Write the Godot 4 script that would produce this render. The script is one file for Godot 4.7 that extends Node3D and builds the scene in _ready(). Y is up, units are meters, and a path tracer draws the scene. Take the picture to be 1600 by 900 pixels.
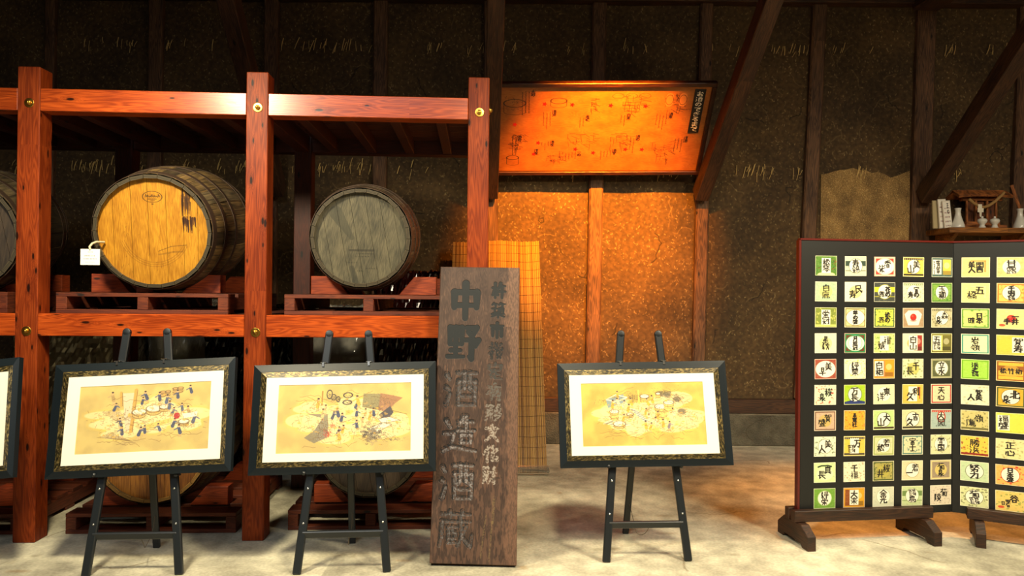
extends Node3D
# A sake store: a timber rack of barrels, easels with framed prints, a carved name board, a lit wall panel and a folding screen of bottle labels.
# Units are metres; the camera stands at x = 0, z = 0 and looks along -z.

const F := 1120.0      # focal length in pixels of the 1600 x 900 frame
const EYE := 1.385     # height of the camera
const HOR := 455.0     # row of the horizon

var rng := RandomNumberGenerator.new()
var taken := {}
var mats := {}
var glyphs := {}
var strokes := {}

# ---------------------------------------------------------------- mesh builder
class Mb:
	var v := PackedVector3Array()
	var n := PackedVector3Array()
	var t := PackedVector2Array()

	func tri(a: Vector3, b: Vector3, c: Vector3, na: Vector3, nb: Vector3, nc: Vector3, ua: Vector2, ub: Vector2, uc: Vector2) -> void:
		if (b - a).cross(c - a).dot(na + nb + nc) > 0.0:
			v.append_array([a, c, b])
			n.append_array([na, nc, nb])
			t.append_array([ua, uc, ub])
		else:
			v.append_array([a, b, c])
			n.append_array([na, nb, nc])
			t.append_array([ua, ub, uc])

	func quad(a: Vector3, b: Vector3, c: Vector3, d: Vector3, nn: Vector3, ua := Vector2(0, 1), ub := Vector2(1, 1), uc := Vector2(1, 0), ud := Vector2(0, 0)) -> void:
		tri(a, b, c, nn, nn, nn, ua, ub, uc)
		tri(a, c, d, nn, nn, nn, ua, uc, ud)

	func quad_s(p: Array, q: Array, u: Array) -> void:
		tri(p[0], p[1], p[2], q[0], q[1], q[2], u[0], u[1], u[2])
		tri(p[0], p[2], p[3], q[0], q[2], q[3], u[0], u[2], u[3])

	# a chamfered box; the grain of its texture runs along axis g; us = metres per texture (along, across)
	func box(c: Vector3, s: Vector3, bas := Basis(), bev := 0.003, g := 1, us := Vector2(3.2, 0.4), off := Vector2()) -> void:
		var h := s * 0.5
		var be := minf(bev, minf(h.x, minf(h.y, h.z)) * 0.6)
		var pos := {}
		for k in 8:
			var sg := Vector3(-1 if k & 1 == 0 else 1, -1 if k & 2 == 0 else 1, -1 if k & 4 == 0 else 1)
			for a in 3:
				var q := h * sg
				for o in 3:
					if o != a:
						q[o] -= be * sg[o]
				pos[k * 3 + a] = q
		var nor := func(x: Vector3) -> Vector3: return (bas * x).normalized()
		var uvf := func(q: Vector3, a: int) -> Vector2:
			var o1 := (a + 1) % 3
			var o2 := (a + 2) % 3
			if a == g:
				return off + Vector2(q[o1] / us.y * 0.25, q[o2] / us.y)
			var ac := o1 if o2 == g else o2
			return off + Vector2(q[g] / us.x, q[ac] / us.y + a * 0.31)
		for a in 3:
			var o1 := 1 << ((a + 1) % 3)
			var o2 := 1 << ((a + 2) % 3)
			for sgn in 2:
				var b0 := (1 << a) * sgn
				var ks := [b0, b0 | o1, b0 | o1 | o2, b0 | o2]
				var nn := Vector3()
				nn[a] = 1.0 if sgn else -1.0
				var pp := []
				var uu := []
				for k in ks:
					pp.append(c + bas * pos[k * 3 + a])
					uu.append((uvf as Callable).call(pos[k * 3 + a], a))
				quad(pp[0], pp[1], pp[2], pp[3], (nor as Callable).call(nn), uu[0], uu[1], uu[2], uu[3])
		if be < 0.0008:
			return
		for e in 3: # edges along axis e, between faces a and b
			var a := (e + 1) % 3
			var b := (e + 2) % 3
			for m in 4:
				var k0: int = (1 << a) * (m & 1) | (1 << b) * (m >> 1)
				var k1: int = k0 | (1 << e)
				var nn := Vector3()
				nn[a] = 1.0 if m & 1 else -1.0
				nn[b] = 1.0 if m >> 1 else -1.0
				var q := [pos[k0 * 3 + a], pos[k1 * 3 + a], pos[k1 * 3 + b], pos[k0 * 3 + b]]
				var fa := a if a != g else b
				quad(c + bas * q[0], c + bas * q[1], c + bas * q[2], c + bas * q[3], (nor as Callable).call(nn), (uvf as Callable).call(q[0], fa), (uvf as Callable).call(q[1], fa), (uvf as Callable).call(q[2], fa), (uvf as Callable).call(q[3], fa))
		for k in 8:
			var nn := Vector3(-1 if k & 1 == 0 else 1, -1 if k & 2 == 0 else 1, -1 if k & 4 == 0 else 1)
			var w: Vector3 = (nor as Callable).call(nn)
			tri(c + bas * pos[k * 3], c + bas * pos[k * 3 + 1], c + bas * pos[k * 3 + 2], w, w, w, off, off, off)

	# a bar of rectangular section from a to b; side is about the direction of its width w; th is its thickness
	func bar(a: Vector3, b: Vector3, w: float, th: float, side := Vector3(1, 0, 0), bev := 0.003, us := Vector2(3.2, 0.4), off := Vector2()) -> void:
		var y := (b - a).normalized()
		var z := side.cross(y).normalized()
		var x := y.cross(z)
		box((a + b) * 0.5, Vector3(w, (b - a).length(), th), Basis(x, y, z), bev, 1, us, off)

	# surface of revolution round y: prof is a list of (radius, height)
	func lathe(prof: Array, seg := 24, xf := Transform3D(), us := Vector2(1, 1)) -> void:
		var nn := []
		var way := 0.0
		for i in prof.size() - 1:
			way += (prof[i + 1].y - prof[i].y) * (prof[i + 1].x + prof[i].x)
		var sgn := -1.0 if way < 0.0 else 1.0
		for i in prof.size():
			var p0: Vector2 = prof[maxi(i - 1, 0)]
			var p1: Vector2 = prof[mini(i + 1, prof.size() - 1)]
			var d := (p1 - p0).normalized() * sgn
			nn.append(Vector2(d.y, -d.x))
		for j in seg:
			var a0 := TAU * j / seg
			var a1 := TAU * (j + 1) / seg
			for i in prof.size() - 1:
				var pp := []
				var qq := []
				var uu := []
				for w in [[i, a0, j], [i, a1, j + 1], [i + 1, a1, j + 1], [i + 1, a0, j]]:
					var pr: Vector2 = prof[w[0]]
					var nr: Vector2 = nn[w[0]]
					pp.append(xf * Vector3(pr.x * cos(w[1]), pr.y, pr.x * sin(w[1])))
					qq.append((xf.basis * Vector3(nr.x * cos(w[1]), nr.y, nr.x * sin(w[1]))).normalized())
					uu.append(Vector2(float(w[2]) / seg * us.x, pr.y * us.y))
				quad_s(pp, qq, uu)

	# a round tube along a polyline
	func tube(pts: Array, r: float, seg := 8, r_end := -1.0) -> void:
		var rings := []
		var up := Vector3(0.31, 0.9, 0.23).normalized()
		for i in pts.size():
			var d: Vector3 = (pts[mini(i + 1, pts.size() - 1)] - pts[maxi(i - 1, 0)]).normalized()
			var x := up.cross(d).normalized()
			var y := d.cross(x)
			var rr := r if r_end < 0 else lerpf(r, r_end, float(i) / (pts.size() - 1))
			var ring := []
			for j in seg + 1:
				var q := x * cos(TAU * j / seg) + y * sin(TAU * j / seg)
				ring.append([pts[i] + q * rr, q, Vector2(float(i) / pts.size(), float(j) / seg)])
			rings.append(ring)
		for i in rings.size() - 1:
			for j in seg:
				var s := [rings[i][j], rings[i][j + 1], rings[i + 1][j + 1], rings[i + 1][j]]
				quad_s(s.map(func(e): return e[0]), s.map(func(e): return e[1]), s.map(func(e): return e[2]))
		for e in [0, rings.size() - 1]:
			var d: Vector3 = (pts[1] - pts[0]).normalized() * -1.0 if e == 0 else (pts[-1] - pts[-2]).normalized()
			for j in seg:
				tri(pts[e], rings[e][j][0], rings[e][j + 1][0], d, d, d, Vector2(), Vector2(), Vector2())

	# a polygon in x, y extruded from z0 to z1 (with a chamfer on its front edge); uv is laid from the front
	func prism(poly: PackedVector2Array, z0: float, z1: float, xf := Transform3D(), uvs := Vector2(1, 1), uvo := Vector2(), bev := 0.0) -> void:
		var pl := poly
		if Geometry2D.is_polygon_clockwise(pl):
			pl.reverse()
		var front := pl
		if bev > 0.0:
			var got := Geometry2D.offset_polygon(pl, -bev, Geometry2D.JOIN_MITER)
			if got.size() == 1 and got[0].size() == pl.size():
				front = got[0]
				# line the inset up with the outline
				var best := 0
				for k in front.size():
					if front[k].distance_squared_to(pl[0]) < front[best].distance_squared_to(pl[0]):
						best = k
				var turned := PackedVector2Array()
				var cw := Geometry2D.is_polygon_clockwise(front)
				for k in front.size():
					turned.append(front[posmod(best + (-k if cw else k), front.size())])
				front = turned
			else:
				bev = 0.0
		var idx := Geometry2D.triangulate_polygon(front)
		var fn := (xf.basis * Vector3(0, 0, 1)).normalized()
		for k in range(0, idx.size(), 3):
			var a := front[idx[k]]
			var b := front[idx[k + 1]]
			var c := front[idx[k + 2]]
			tri(xf * Vector3(a.x, a.y, z1), xf * Vector3(b.x, b.y, z1), xf * Vector3(c.x, c.y, z1), fn, fn, fn, uvo + a * uvs, uvo + b * uvs, uvo + c * uvs)
		idx = Geometry2D.triangulate_polygon(pl)
		for k in range(0, idx.size(), 3):
			var a := pl[idx[k]]
			var b := pl[idx[k + 1]]
			var c := pl[idx[k + 2]]
			tri(xf * Vector3(a.x, a.y, z0), xf * Vector3(b.x, b.y, z0), xf * Vector3(c.x, c.y, z0), -fn, -fn, -fn, uvo + a * uvs, uvo + b * uvs, uvo + c * uvs)
		for k in pl.size():
			var a := pl[k]
			var b := pl[(k + 1) % pl.size()]
			var e := (b - a).normalized()
			var o := Vector3(e.y, -e.x, 0)
			var z := z1 - bev
			var sn := (xf.basis * o).normalized()
			quad(xf * Vector3(a.x, a.y, z0), xf * Vector3(b.x, b.y, z0), xf * Vector3(b.x, b.y, z), xf * Vector3(a.x, a.y, z), sn, uvo + a * uvs, uvo + b * uvs, uvo + b * uvs + Vector2(0.02, 0.02), uvo + a * uvs + Vector2(0.02, 0.02))
			if bev > 0.0:
				var fa := front[k]
				var fb := front[(k + 1) % front.size()]
				quad(xf * Vector3(a.x, a.y, z), xf * Vector3(b.x, b.y, z), xf * Vector3(fb.x, fb.y, z1), xf * Vector3(fa.x, fa.y, z1), (sn + fn).normalized(), uvo + a * uvs, uvo + b * uvs, uvo + fb * uvs, uvo + fa * uvs)

	func mesh() -> ArrayMesh:
		var arr := []
		arr.resize(Mesh.ARRAY_MAX)
		arr[Mesh.ARRAY_VERTEX] = v
		arr[Mesh.ARRAY_NORMAL] = n
		arr[Mesh.ARRAY_TEX_UV] = t
		var m := ArrayMesh.new()
		m.add_surface_from_arrays(Mesh.PRIMITIVE_TRIANGLES, arr)
		return m

# ---------------------------------------------------------------- canvas for computed pictures
class Cv:
	var w: int
	var h: int
	var d := PackedByteArray()

	func _init(ww: int, hh: int, c := Color.BLACK) -> void:
		w = ww
		h = hh
		var im := Image.create(w, h, false, Image.FORMAT_RGB8)
		im.fill(c)
		d = im.get_data()

	func put(x: int, y: int, c: Color, a: float) -> void:
		if x < 0 or y < 0 or x >= w or y >= h or a <= 0.0:
			return
		var i := (y * w + x) * 3
		if a > 1.0:
			a = 1.0
		d[i] = int(d[i] + (c.r * 255.0 - d[i]) * a)
		d[i + 1] = int(d[i + 1] + (c.g * 255.0 - d[i + 1]) * a)
		d[i + 2] = int(d[i + 2] + (c.b * 255.0 - d[i + 2]) * a)

	func rect(x0: float, y0: float, x1: float, y1: float, c: Color, a := 1.0) -> void:
		for y in range(maxi(int(y0), 0), mini(int(y1), h)):
			for x in range(maxi(int(x0), 0), mini(int(x1), w)):
				put(x, y, c, a)

	func ell(cx: float, cy: float, rx: float, ry: float, c: Color, a := 1.0, ring := 0.0, soft := 1.0) -> void:
		var m := minf(rx, ry)
		for y in range(maxi(int(cy - ry - ring - 1), 0), mini(int(cy + ry + ring + 2), h)):
			for x in range(maxi(int(cx - rx - ring - 1), 0), mini(int(cx + rx + ring + 2), w)):
				var q := (1.0 - Vector2((x - cx) / rx, (y - cy) / ry).length()) * m
				var k := q / soft + 0.5 if ring == 0.0 else ring * 0.5 - absf(q) + 0.5
				if k > 0.0:
					put(x, y, c, minf(k, 1.0) * a)

	func line(p: Vector2, q: Vector2, w0: float, w1: float, c: Color, a := 1.0, noise: FastNoiseLite = null) -> void:
		var m := maxf(w0, w1) * 0.5 + 1.0
		var e := q - p
		var l2 := maxf(e.length_squared(), 0.0001)
		for y in range(maxi(int(minf(p.y, q.y) - m), 0), mini(int(maxf(p.y, q.y) + m) + 1, h)):
			for x in range(maxi(int(minf(p.x, q.x) - m), 0), mini(int(maxf(p.x, q.x) + m) + 1, w)):
				var s := Vector2(x, y)
				var f := clampf((s - p).dot(e) / l2, 0.0, 1.0)
				var k := lerpf(w0, w1, f) * 0.5 - (p + e * f).distance_to(s) + 0.5
				if k > 0.0:
					if noise:
						k = minf(k, 1.0) * clampf(0.62 + noise.get_noise_2d(x, y) * 1.3, 0.0, 1.0)
					put(x, y, c, minf(k, 1.0) * a)

	func path(pts: Array, wd: float, c: Color, a := 1.0) -> void:
		for k in pts.size() - 1:
			line(pts[k], pts[k + 1], wd, wd, c, a)

	func poly(pts: PackedVector2Array, c: Color, a := 1.0) -> void:
		var lo := pts[0]
		var hi := pts[0]
		for p in pts:
			lo = lo.min(p)
			hi = hi.max(p)
		for y in range(maxi(int(lo.y), 0), mini(int(hi.y) + 1, h)):
			for x in range(maxi(int(lo.x), 0), mini(int(hi.x) + 1, w)):
				if Geometry2D.is_point_in_polygon(Vector2(x + 0.5, y + 0.5), pts):
					put(x, y, c, a)

	func image() -> Image:
		return Image.create_from_data(w, h, false, Image.FORMAT_RGB8, d)

	func tex() -> ImageTexture:
		return ImageTexture.create_from_image(image())

# ---------------------------------------------------------------- scene helpers
func at(px: float, py: float, d: float) -> Vector3:
	return Vector3((px - 800.0) * d / F, EYE + (HOR - py) * d / F, -d)

func numbered(called: String) -> String:
	if not taken.has(called):
		taken[called] = 0
		return called
	taken[called] += 1
	return "%s_%03d" % [called, taken[called]]

func tag(o: Node, label: String, category := "", group := "", kind := "") -> Node:
	if label:
		o.set_meta("label", label)
	if category:
		o.set_meta("category", category)
	if group:
		o.set_meta("group", group)
	if kind:
		o.set_meta("kind", kind)
	return o

func thing(called: String, label: String, category: String, pos := Vector3(), turn := 0.0, group := "", kind := "") -> Node3D:
	var o := Node3D.new()
	o.name = numbered(called)
	add_child(o)
	o.position = pos
	o.rotation.y = turn
	tag(o, label, category, group, kind)
	return o

func part(parent: Node, called: String, me: Mesh, m: Material, xf := Transform3D()) -> MeshInstance3D:
	var o := MeshInstance3D.new()
	o.name = numbered(called) if parent == self else called
	o.mesh = me
	o.material_override = m
	o.transform = xf
	parent.add_child(o, true)
	return o

func mat(c: Color, rough := 0.7, metal := 0.0, tex: Texture2D = null) -> StandardMaterial3D:
	var m := StandardMaterial3D.new()
	m.albedo_color = c
	m.roughness = rough
	m.metallic = metal
	if tex:
		m.albedo_texture = tex
	return m

func noise(freq: float, sd: int, oct := 3, kind := FastNoiseLite.TYPE_SIMPLEX) -> FastNoiseLite:
	var f := FastNoiseLite.new()
	f.noise_type = kind
	f.frequency = freq
	f.seed = sd
	f.fractal_octaves = oct
	return f

func off() -> Vector2:
	return Vector2(rng.randf(), rng.randf() * 0.6)

func place(pos: Vector3, rx := 0.0, ry := 0.0, rz := 0.0) -> Transform3D:
	return Transform3D(Basis.from_euler(Vector3(rx, ry, rz)), pos)

# ---------------------------------------------------------------- brush characters
# Each character is a list of strokes on a 16 x 16 grid (two letters a point, a..q = 0..16, x then y), or of other characters set into a box (four letters: left, top, right, bottom).
func write_font() -> void:
	glyphs = {
		"一": "bipi", "人": "iahhbq ihpq", "大": "bgpg iahjbq ijpq", "天": "cbob bhph ibhjbq iipq", "千": "nadc bhph ibiq", "万": "bbpb gbgibq ghnhmqjp",
		"五": "cbob hbfp chnhnp apqp", "正": "bbpb ibip ihoh dgdp apqp", "井": "bfpf bkpk fafkcq lalq", "甘": "bepe dadp nanp dini dpnp", "山": "iaip bgbp pgpp bppp",
		"水": "iaiqgp bfgfbn ofjj ijpp", "心": "bhan egepnpnm iekh ngpl", "力": "bfofnqkp iaihbq", "久": "gacg fdndkjbq ijpq", "夂": "gacg fdndbq ghpq", "手": "mbdc cfof bjpj ibiqfp",
		"口": "cdcn cdodon cnon", "日": "dbdp dbnbnp dini dpnp", "月": "ebekbq ebnbnq egng eknk", "田": "cbcp cbobop cioi ibip cpop", "罒": "cdcn cdodon gdgn kdkn cnon", "皿": "dbdn dbnbnn gbgn kbkn anqn",
		"白": "iagd cdcp cdodop cioi cpop", "木": "bfpf iaiq ifbn ifpn", "禾": "nbdd bgpg ibiq igbn igpn", "本": "bepe iaiq iebm iepm enmn", "東": "bcpc dedk denenk dhnh dknk iaiq hkbp jkpp",
		"米": "bhph iaiq ecgf mckf ihbp ihpp", "艹": "bhph fcfn lclm", "氵": "bcfe aifj bqgl", "糸": "iadfkf kcci ciml iiiq fkbp klop", "女": "faejop mejnbq bgpg", "亻": "kaai gfgq", "礻": "gahc cfmfbl hihq ijml",
		"貝": "dadl danaml dfnf dini dlnl glbq jloq", "鳥": "jahc dcdk dcncnh dene dhnh dkqkpqmp ckam fnfp inio lmmo", "隹": "gacf efeq jake efpf ejoj enon eqqq", "王": "bbpb chnh ibip bppp", "玉": "bbpb chnh ibip bppp lkom",
		"土": "cfof iaip bppp", "士": "bfpf iaip dpmp", "立": "iaid bdpd ffhn mfkn bppp", "西": "bbpb cfcp cfofop cpop gbgidk jbjiok", "酉": "bbpb cfcq cfofoq cqoq gbgidk kbkiok cmom", "宀": "iaif bfbq bfpfoq",
		"化": "gaai efeq kakopopl pdkh", "才": "bfpf kakqip khbo", "扌": "bfof iaiqfp bloj", "旨": "mbee dadgogof 日eioq", "午": "fabg ddod bjpj idiq", "工": "cbob ibip bppp", "开": "bbpb bipi fbfiaq lblq", "彡": "nabg pfbl qkbq",
		"辶": "bcdf aifiem aqeoqq", "告": "gacf cdod iaii bipi 口djnq", "臣": "bbbp bbpb bgmg blml bpqp hbhg mgml hlhp", "里": "cbcj cboboj cfof cjoj ibip dmnm apqp", "予": "dbnbig fdjg bhphmk iiiqgp", "竹": "dabg cdhd fdfq lajg kdqd ndnqlp",
		"青": "bbpb cdod bgpg iaig 月dgnq", "生": "faci cdod iaiq cioi aqqq", "雨": "cbob bfbp bfpfpp ibip figk fmgn kilk kmln", "ヨ": "ccncnq cini cqnq", "良": "iaic 日ccmj cjcqgn ojhm hjqq", "金": "iaah iaqh ehmh ckok ihip ekfn mkln bppp",
		"幸": "ccoc iahg bgpg egfj mglj cknk bnpn ijiq", "比": "bbbp bhgh bpgn jbjpqpqm ohjj", "成": "bcpc bcbkaq bhhhhngn kakhqq pgjp mano", "羊": "eagd makd ceoe cioi bmpm ieiq", "圭": "cdod iaih bhph clol ihip bpqp", "石": "bbpb hbbk 口ehoq",
		"令": "iaah iaqh fgmg dkmkio iknq", "頁": "bbpb ibgd dddm ddndnm dgng djnj dmnm gmbq kmpq", "者": "cdod iaih bhph obbl 日elnq", "阝": "cbcq cbkbgghkkmfn", "兵": "mbdc dcdk dgog kgkk bkpk gmbq kmpq",
		"中": "cecl ceoeol ckok iaiq", "野": "里aaiq 予iaqq", "酒": "氵aafq 酉faqq", "造": "辶aaqq 告gaqn", "蔵": "艹aaqe bfpf bfbmaq kdlmpqql nhjq 臣ehjp", "杵": "木aahq 午haqq", "築": "竹aaqf bghg egel bmhk jgjlim jgogol lilk 木akqq",
		"市": "iaid bdpd dgdo dgngnomo ieiq", "指": "扌aagq 旨gaqq", "定": "宀aaqg dhnh ihip ilnl fidp dlipqq", "有": "bdpd jafhak fgfq fgogoqmq fjoj fmom", "形": "开aajq 彡kaqq", "文": "iaid bdpd mdkjbq fdijpq", "財": "貝aahq 才haqq",
		"の": "idgldnbjeeidnfpjmnjp", "お": "bfkf gagpdobmjjomnpkp mdpg", "で": "bdpdihgliopq lgmi nfoh", "き": "cdnc bhph gblj cmdpmp", "る": "dcncbjihnlmpipgnim", "ま": "cdod cioi iaimeqclhmoq", "之": "iaid cfnfcm bmeoqq",
		"松": "木aahq jbhh mbqh kildhp hpnn nkqp", "琴": "王aahg 王iaqg igal igql hjkk fmmmip", "寿": "ccoc dfnf bipi iaifbq flpl mimqjp fngo", "錦": "金aaiq 白jaqi jjjp jjqjqo nhnq", "香": "禾aaqj 日ejmq", "紫": "dadh aheh ddgd jaji jiqg qbje 糸bhpq",
		"美": "eagd makd cdod cgng bjpj idij cmom jjhmbq impq", "清": "氵aafq 青faqq", "澤": "氵aafq 罒faqf 幸gfpq", "鹿": "iaic bcpc bcbmaq 罒dfpk 比djqq", "民": "cacqim canang cgog hgppqm", "花": "艹aaqf 化bfqq", "華": "艹aaqe bfpf bjpj bmpm ieiq efej mfmj",
		"露": "雨aaqg 口bghk ekep aphp blbp 夂hfql 口jlqq", "富": "宀aaqf dgng 口fhlk 田dknq", "柳": "木aahq kahc hchnkl kakiiq mbmq mbqbqmom", "栄": "ebfe iaie mble bfbi bfpfpi 木chnq", "冠": "bdbb bbpbpd cghg bkik ekbq fkfpip kgqg ofoqmq kilk", "盛": "成aaqj 皿bjpq",
		"森": "木dami 木aihq 木iiqq", "泉": "白dalj 水bipq", "星": "日eamg 生bhpq", "統": "糸aagq mamd hdqd ldjgqg mikq nipppm", "桂": "木aahq 圭haqq", "福": "礻aagq haqa 口hcqg 田hhqq", "娘": "女aahq 良haqq", "鶴": "adab abjbjd 隹aciq 鳥jaqq", "早": "日eamj bmpm ijiq",
		"緑": "糸aagq ibpbpf iepe hhqh mhmqkp ijkl qjnl", "栗": "西aaqh 木bhpq", "梅": "木aahq jahf ieqe jgipqp jgqgqp hkqk", "長": "dadj dana ddmd dgmg ajqj djdpgn ojij hjqq", "桜": "木aahq ibjd lamd qbod 女hdqq", "洋": "氵aafq 羊faqq", "利": "禾aakq lclk papqnp",
		"賀": "力aahg 口iaqg 貝cgnq", "社": "礻aahq 土haqq", "吉": "士aaqi 口djnq", "関": "bbbq bbgbgh bege bhgh jbqbqq jbjh jeqe jhqh fimi emom ikeq imnq", "若": "艹aaqe bgpg iebp 口fkoq", "国": "bbbq bbpbpq bqpq 玉cdoo", "真": "ccoc iaie dedn denenn dhnh dknk anqn gnbq knpq",
		"菊": "艹aaqe feai dhphpqmq 米einq", "楽": "白fali bbed bhdg pbmd phng 木bhpq", "光": "iaig dbfe nble bhph ghbq khkpqpqm", "陵": "阝aafq 土faqf ifgi mfpi 夂giqq", "橋": "木aahq pbic haqa lbhh lapg 口kgoj hkhq hkqkqq 口kmop", "羽": "bbhbhqep bfei bkel jbpbpqmp jfmi jkml",
		"晴": "日aahp 青haqq", "岩": "山cang 石bgpq", "嶺": "山dame 令aeiq 頁ieqq", "浜": "氵aafq 兵faqq", "北": "gagq bggg aogl jajpqpqm pejh", "鷹": "iaic bcpc bcbmaq 隹ddqj 鳥eiqq", "勝": "月aafq hbjd obmd gfqf giqi lbgm 力hjqq", "努": "女aahi jbpbii jcqi 力bjpq",
		"谷": "gbcf kbof iebk iepk 口ejmq", "曙": "日aegm 罒haqe 者hdqq", "雪": "雨aaqi ヨdjmq", "代": "kaai gfgq gfqe labkqq mcoe", "精": "米aahq 青haqq",
	}

func glyph(ch: String) -> Array:
	if strokes.has(ch):
		return strokes[ch]
	var out := []
	for tok in (glyphs.get(ch, "") as String).split(" ", false):
		var c0 := tok.unicode_at(0)
		var ps := PackedVector2Array()
		if c0 >= 97 and c0 <= 113:
			for k in range(0, tok.length() - 1, 2):
				ps.append(Vector2(tok.unicode_at(k) - 97, tok.unicode_at(k + 1) - 97) / 16.0)
			out.append(ps)
		else:
			var r := []
			for k in range(1, 5):
				r.append((tok.unicode_at(k) - 97) / 16.0)
			for sub in glyph(tok.substr(0, 1)):
				ps = PackedVector2Array()
				for p in sub:
					ps.append(Vector2(lerpf(r[0], r[2], p.x), lerpf(r[1], r[3], p.y)))
				out.append(ps)
	strokes[ch] = out
	return out

# writes one character with a brush into the box of centre c and size s; slant turns it
func brush(cv: Cv, ch: String, c: Vector2, s: Vector2, wd: float, col: Color, a := 1.0, worn: FastNoiseLite = null, slant := 0.0) -> void:
	var gl := glyph(ch)
	var th := wd / sqrt(maxf(1.0, gl.size() / 7.0))
	for ps in gl:
		for k in ps.size() - 1:
			var p: Vector2 = ((ps[k] - Vector2(0.5, 0.5)) * s).rotated(slant) + c
			var q: Vector2 = ((ps[k + 1] - Vector2(0.5, 0.5)) * s).rotated(slant) + c
			var flat: float = 0.8 if absf(q.y - p.y) < absf(q.x - p.x) * 0.3 else 1.0
			cv.line(p, q, th * flat, th * flat * (0.75 if k == ps.size() - 2 and gl.size() > 3 else 1.0), col, a, worn)

# ---------------------------------------------------------------- textures
func mixc(a: Color, b: Color, k: float) -> Color:
	return a.lerp(b, clampf(k, 0.0, 1.0))

# planed timber, grain along x; 3.2 m x 0.4 m
func wood_image(w: int, h: int, light: Color, dark: Color, sd: int, rings: float, knots: int, contrast := 1.0) -> Image:
	var r := RandomNumberGenerator.new()
	r.seed = sd
	var n1 := noise(0.004, sd, 2)
	var n2 := noise(0.05, sd + 1, 2)
	var ks := []
	for k in knots:
		ks.append(Vector3((k + r.randf()) * w / knots, r.randf() * h, 2.6 + r.randf() * 3.6))
	var d := PackedByteArray()
	d.resize(w * h * 3)
	var i := 0
	for y in h:
		for x in w:
			var dy := 0.0
			var kn := 0.0
			for q in ks:
				var ex: float = x - q.x
				if absf(ex) < 60.0:
					var ey: float = y - q.y
					if absf(ey) < 40.0:
						var g := exp(-(ex * ex / (q.z * q.z * 9.0) + ey * ey / (q.z * q.z * 3.0)))
						dy += g * signf(ey) * q.z * 1.2
						var dist := sqrt(ex * ex * 0.45 + ey * ey)
						kn = maxf(kn, clampf((q.z * 0.75 - dist) / 2.0 + 0.5, 0.0, 1.0) * 0.9 + clampf(g - 0.3, 0.0, 1.0) * 0.35)
			var yy := y - dy
			var ring := sin((yy / h * rings + n1.get_noise_2d(x * 1.0, yy * 5.0) * 2.6) * TAU)
			var fine := n2.get_noise_2d(x * 0.25, yy * 14.0)
			var k := 0.45 + (0.25 * ring + 0.45 * fine) * contrast + n1.get_noise_2d(x * 1.5 + 900.0, y * 2.0) * 0.3
			var c := mixc(light, dark, k)
			c = mixc(c, dark * 0.35, kn)
			d[i] = int(clampf(c.r, 0, 1) * 255.0)
			d[i + 1] = int(clampf(c.g, 0, 1) * 255.0)
			d[i + 2] = int(clampf(c.b, 0, 1) * 255.0)
			i += 3
	return Image.create_from_data(w, h, false, Image.FORMAT_RGB8, d)

func grey_of(im: Image) -> ImageTexture:
	var g := im.duplicate()
	g.convert(Image.FORMAT_L8)
	g.convert(Image.FORMAT_RGB8)
	return ImageTexture.create_from_image(g)

func wood_mat(called: String, light: Color, dark: Color, sd: int, rings: float, knots: int, rough: float, bump := 0.06, contrast := 1.0, w := 1024, h := 256) -> StandardMaterial3D:
	var im := wood_image(w, h, light, dark, sd, rings, knots, contrast)
	var m := mat(Color.WHITE, rough, 0.0, ImageTexture.create_from_image(im))
	if bump > 0.0:
		m.heightmap_enabled = true
		m.heightmap_texture = grey_of(im)
		m.heightmap_scale = bump
	mats[called] = m
	return m

# a tone of a material that shares its textures
func tone(called: String, from: String, c: Color, rough := -1.0) -> StandardMaterial3D:
	var m: StandardMaterial3D = mats[from].duplicate()
	m.albedo_color = c
	if rough >= 0.0:
		m.roughness = rough
	mats[called] = m
	return m

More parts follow.
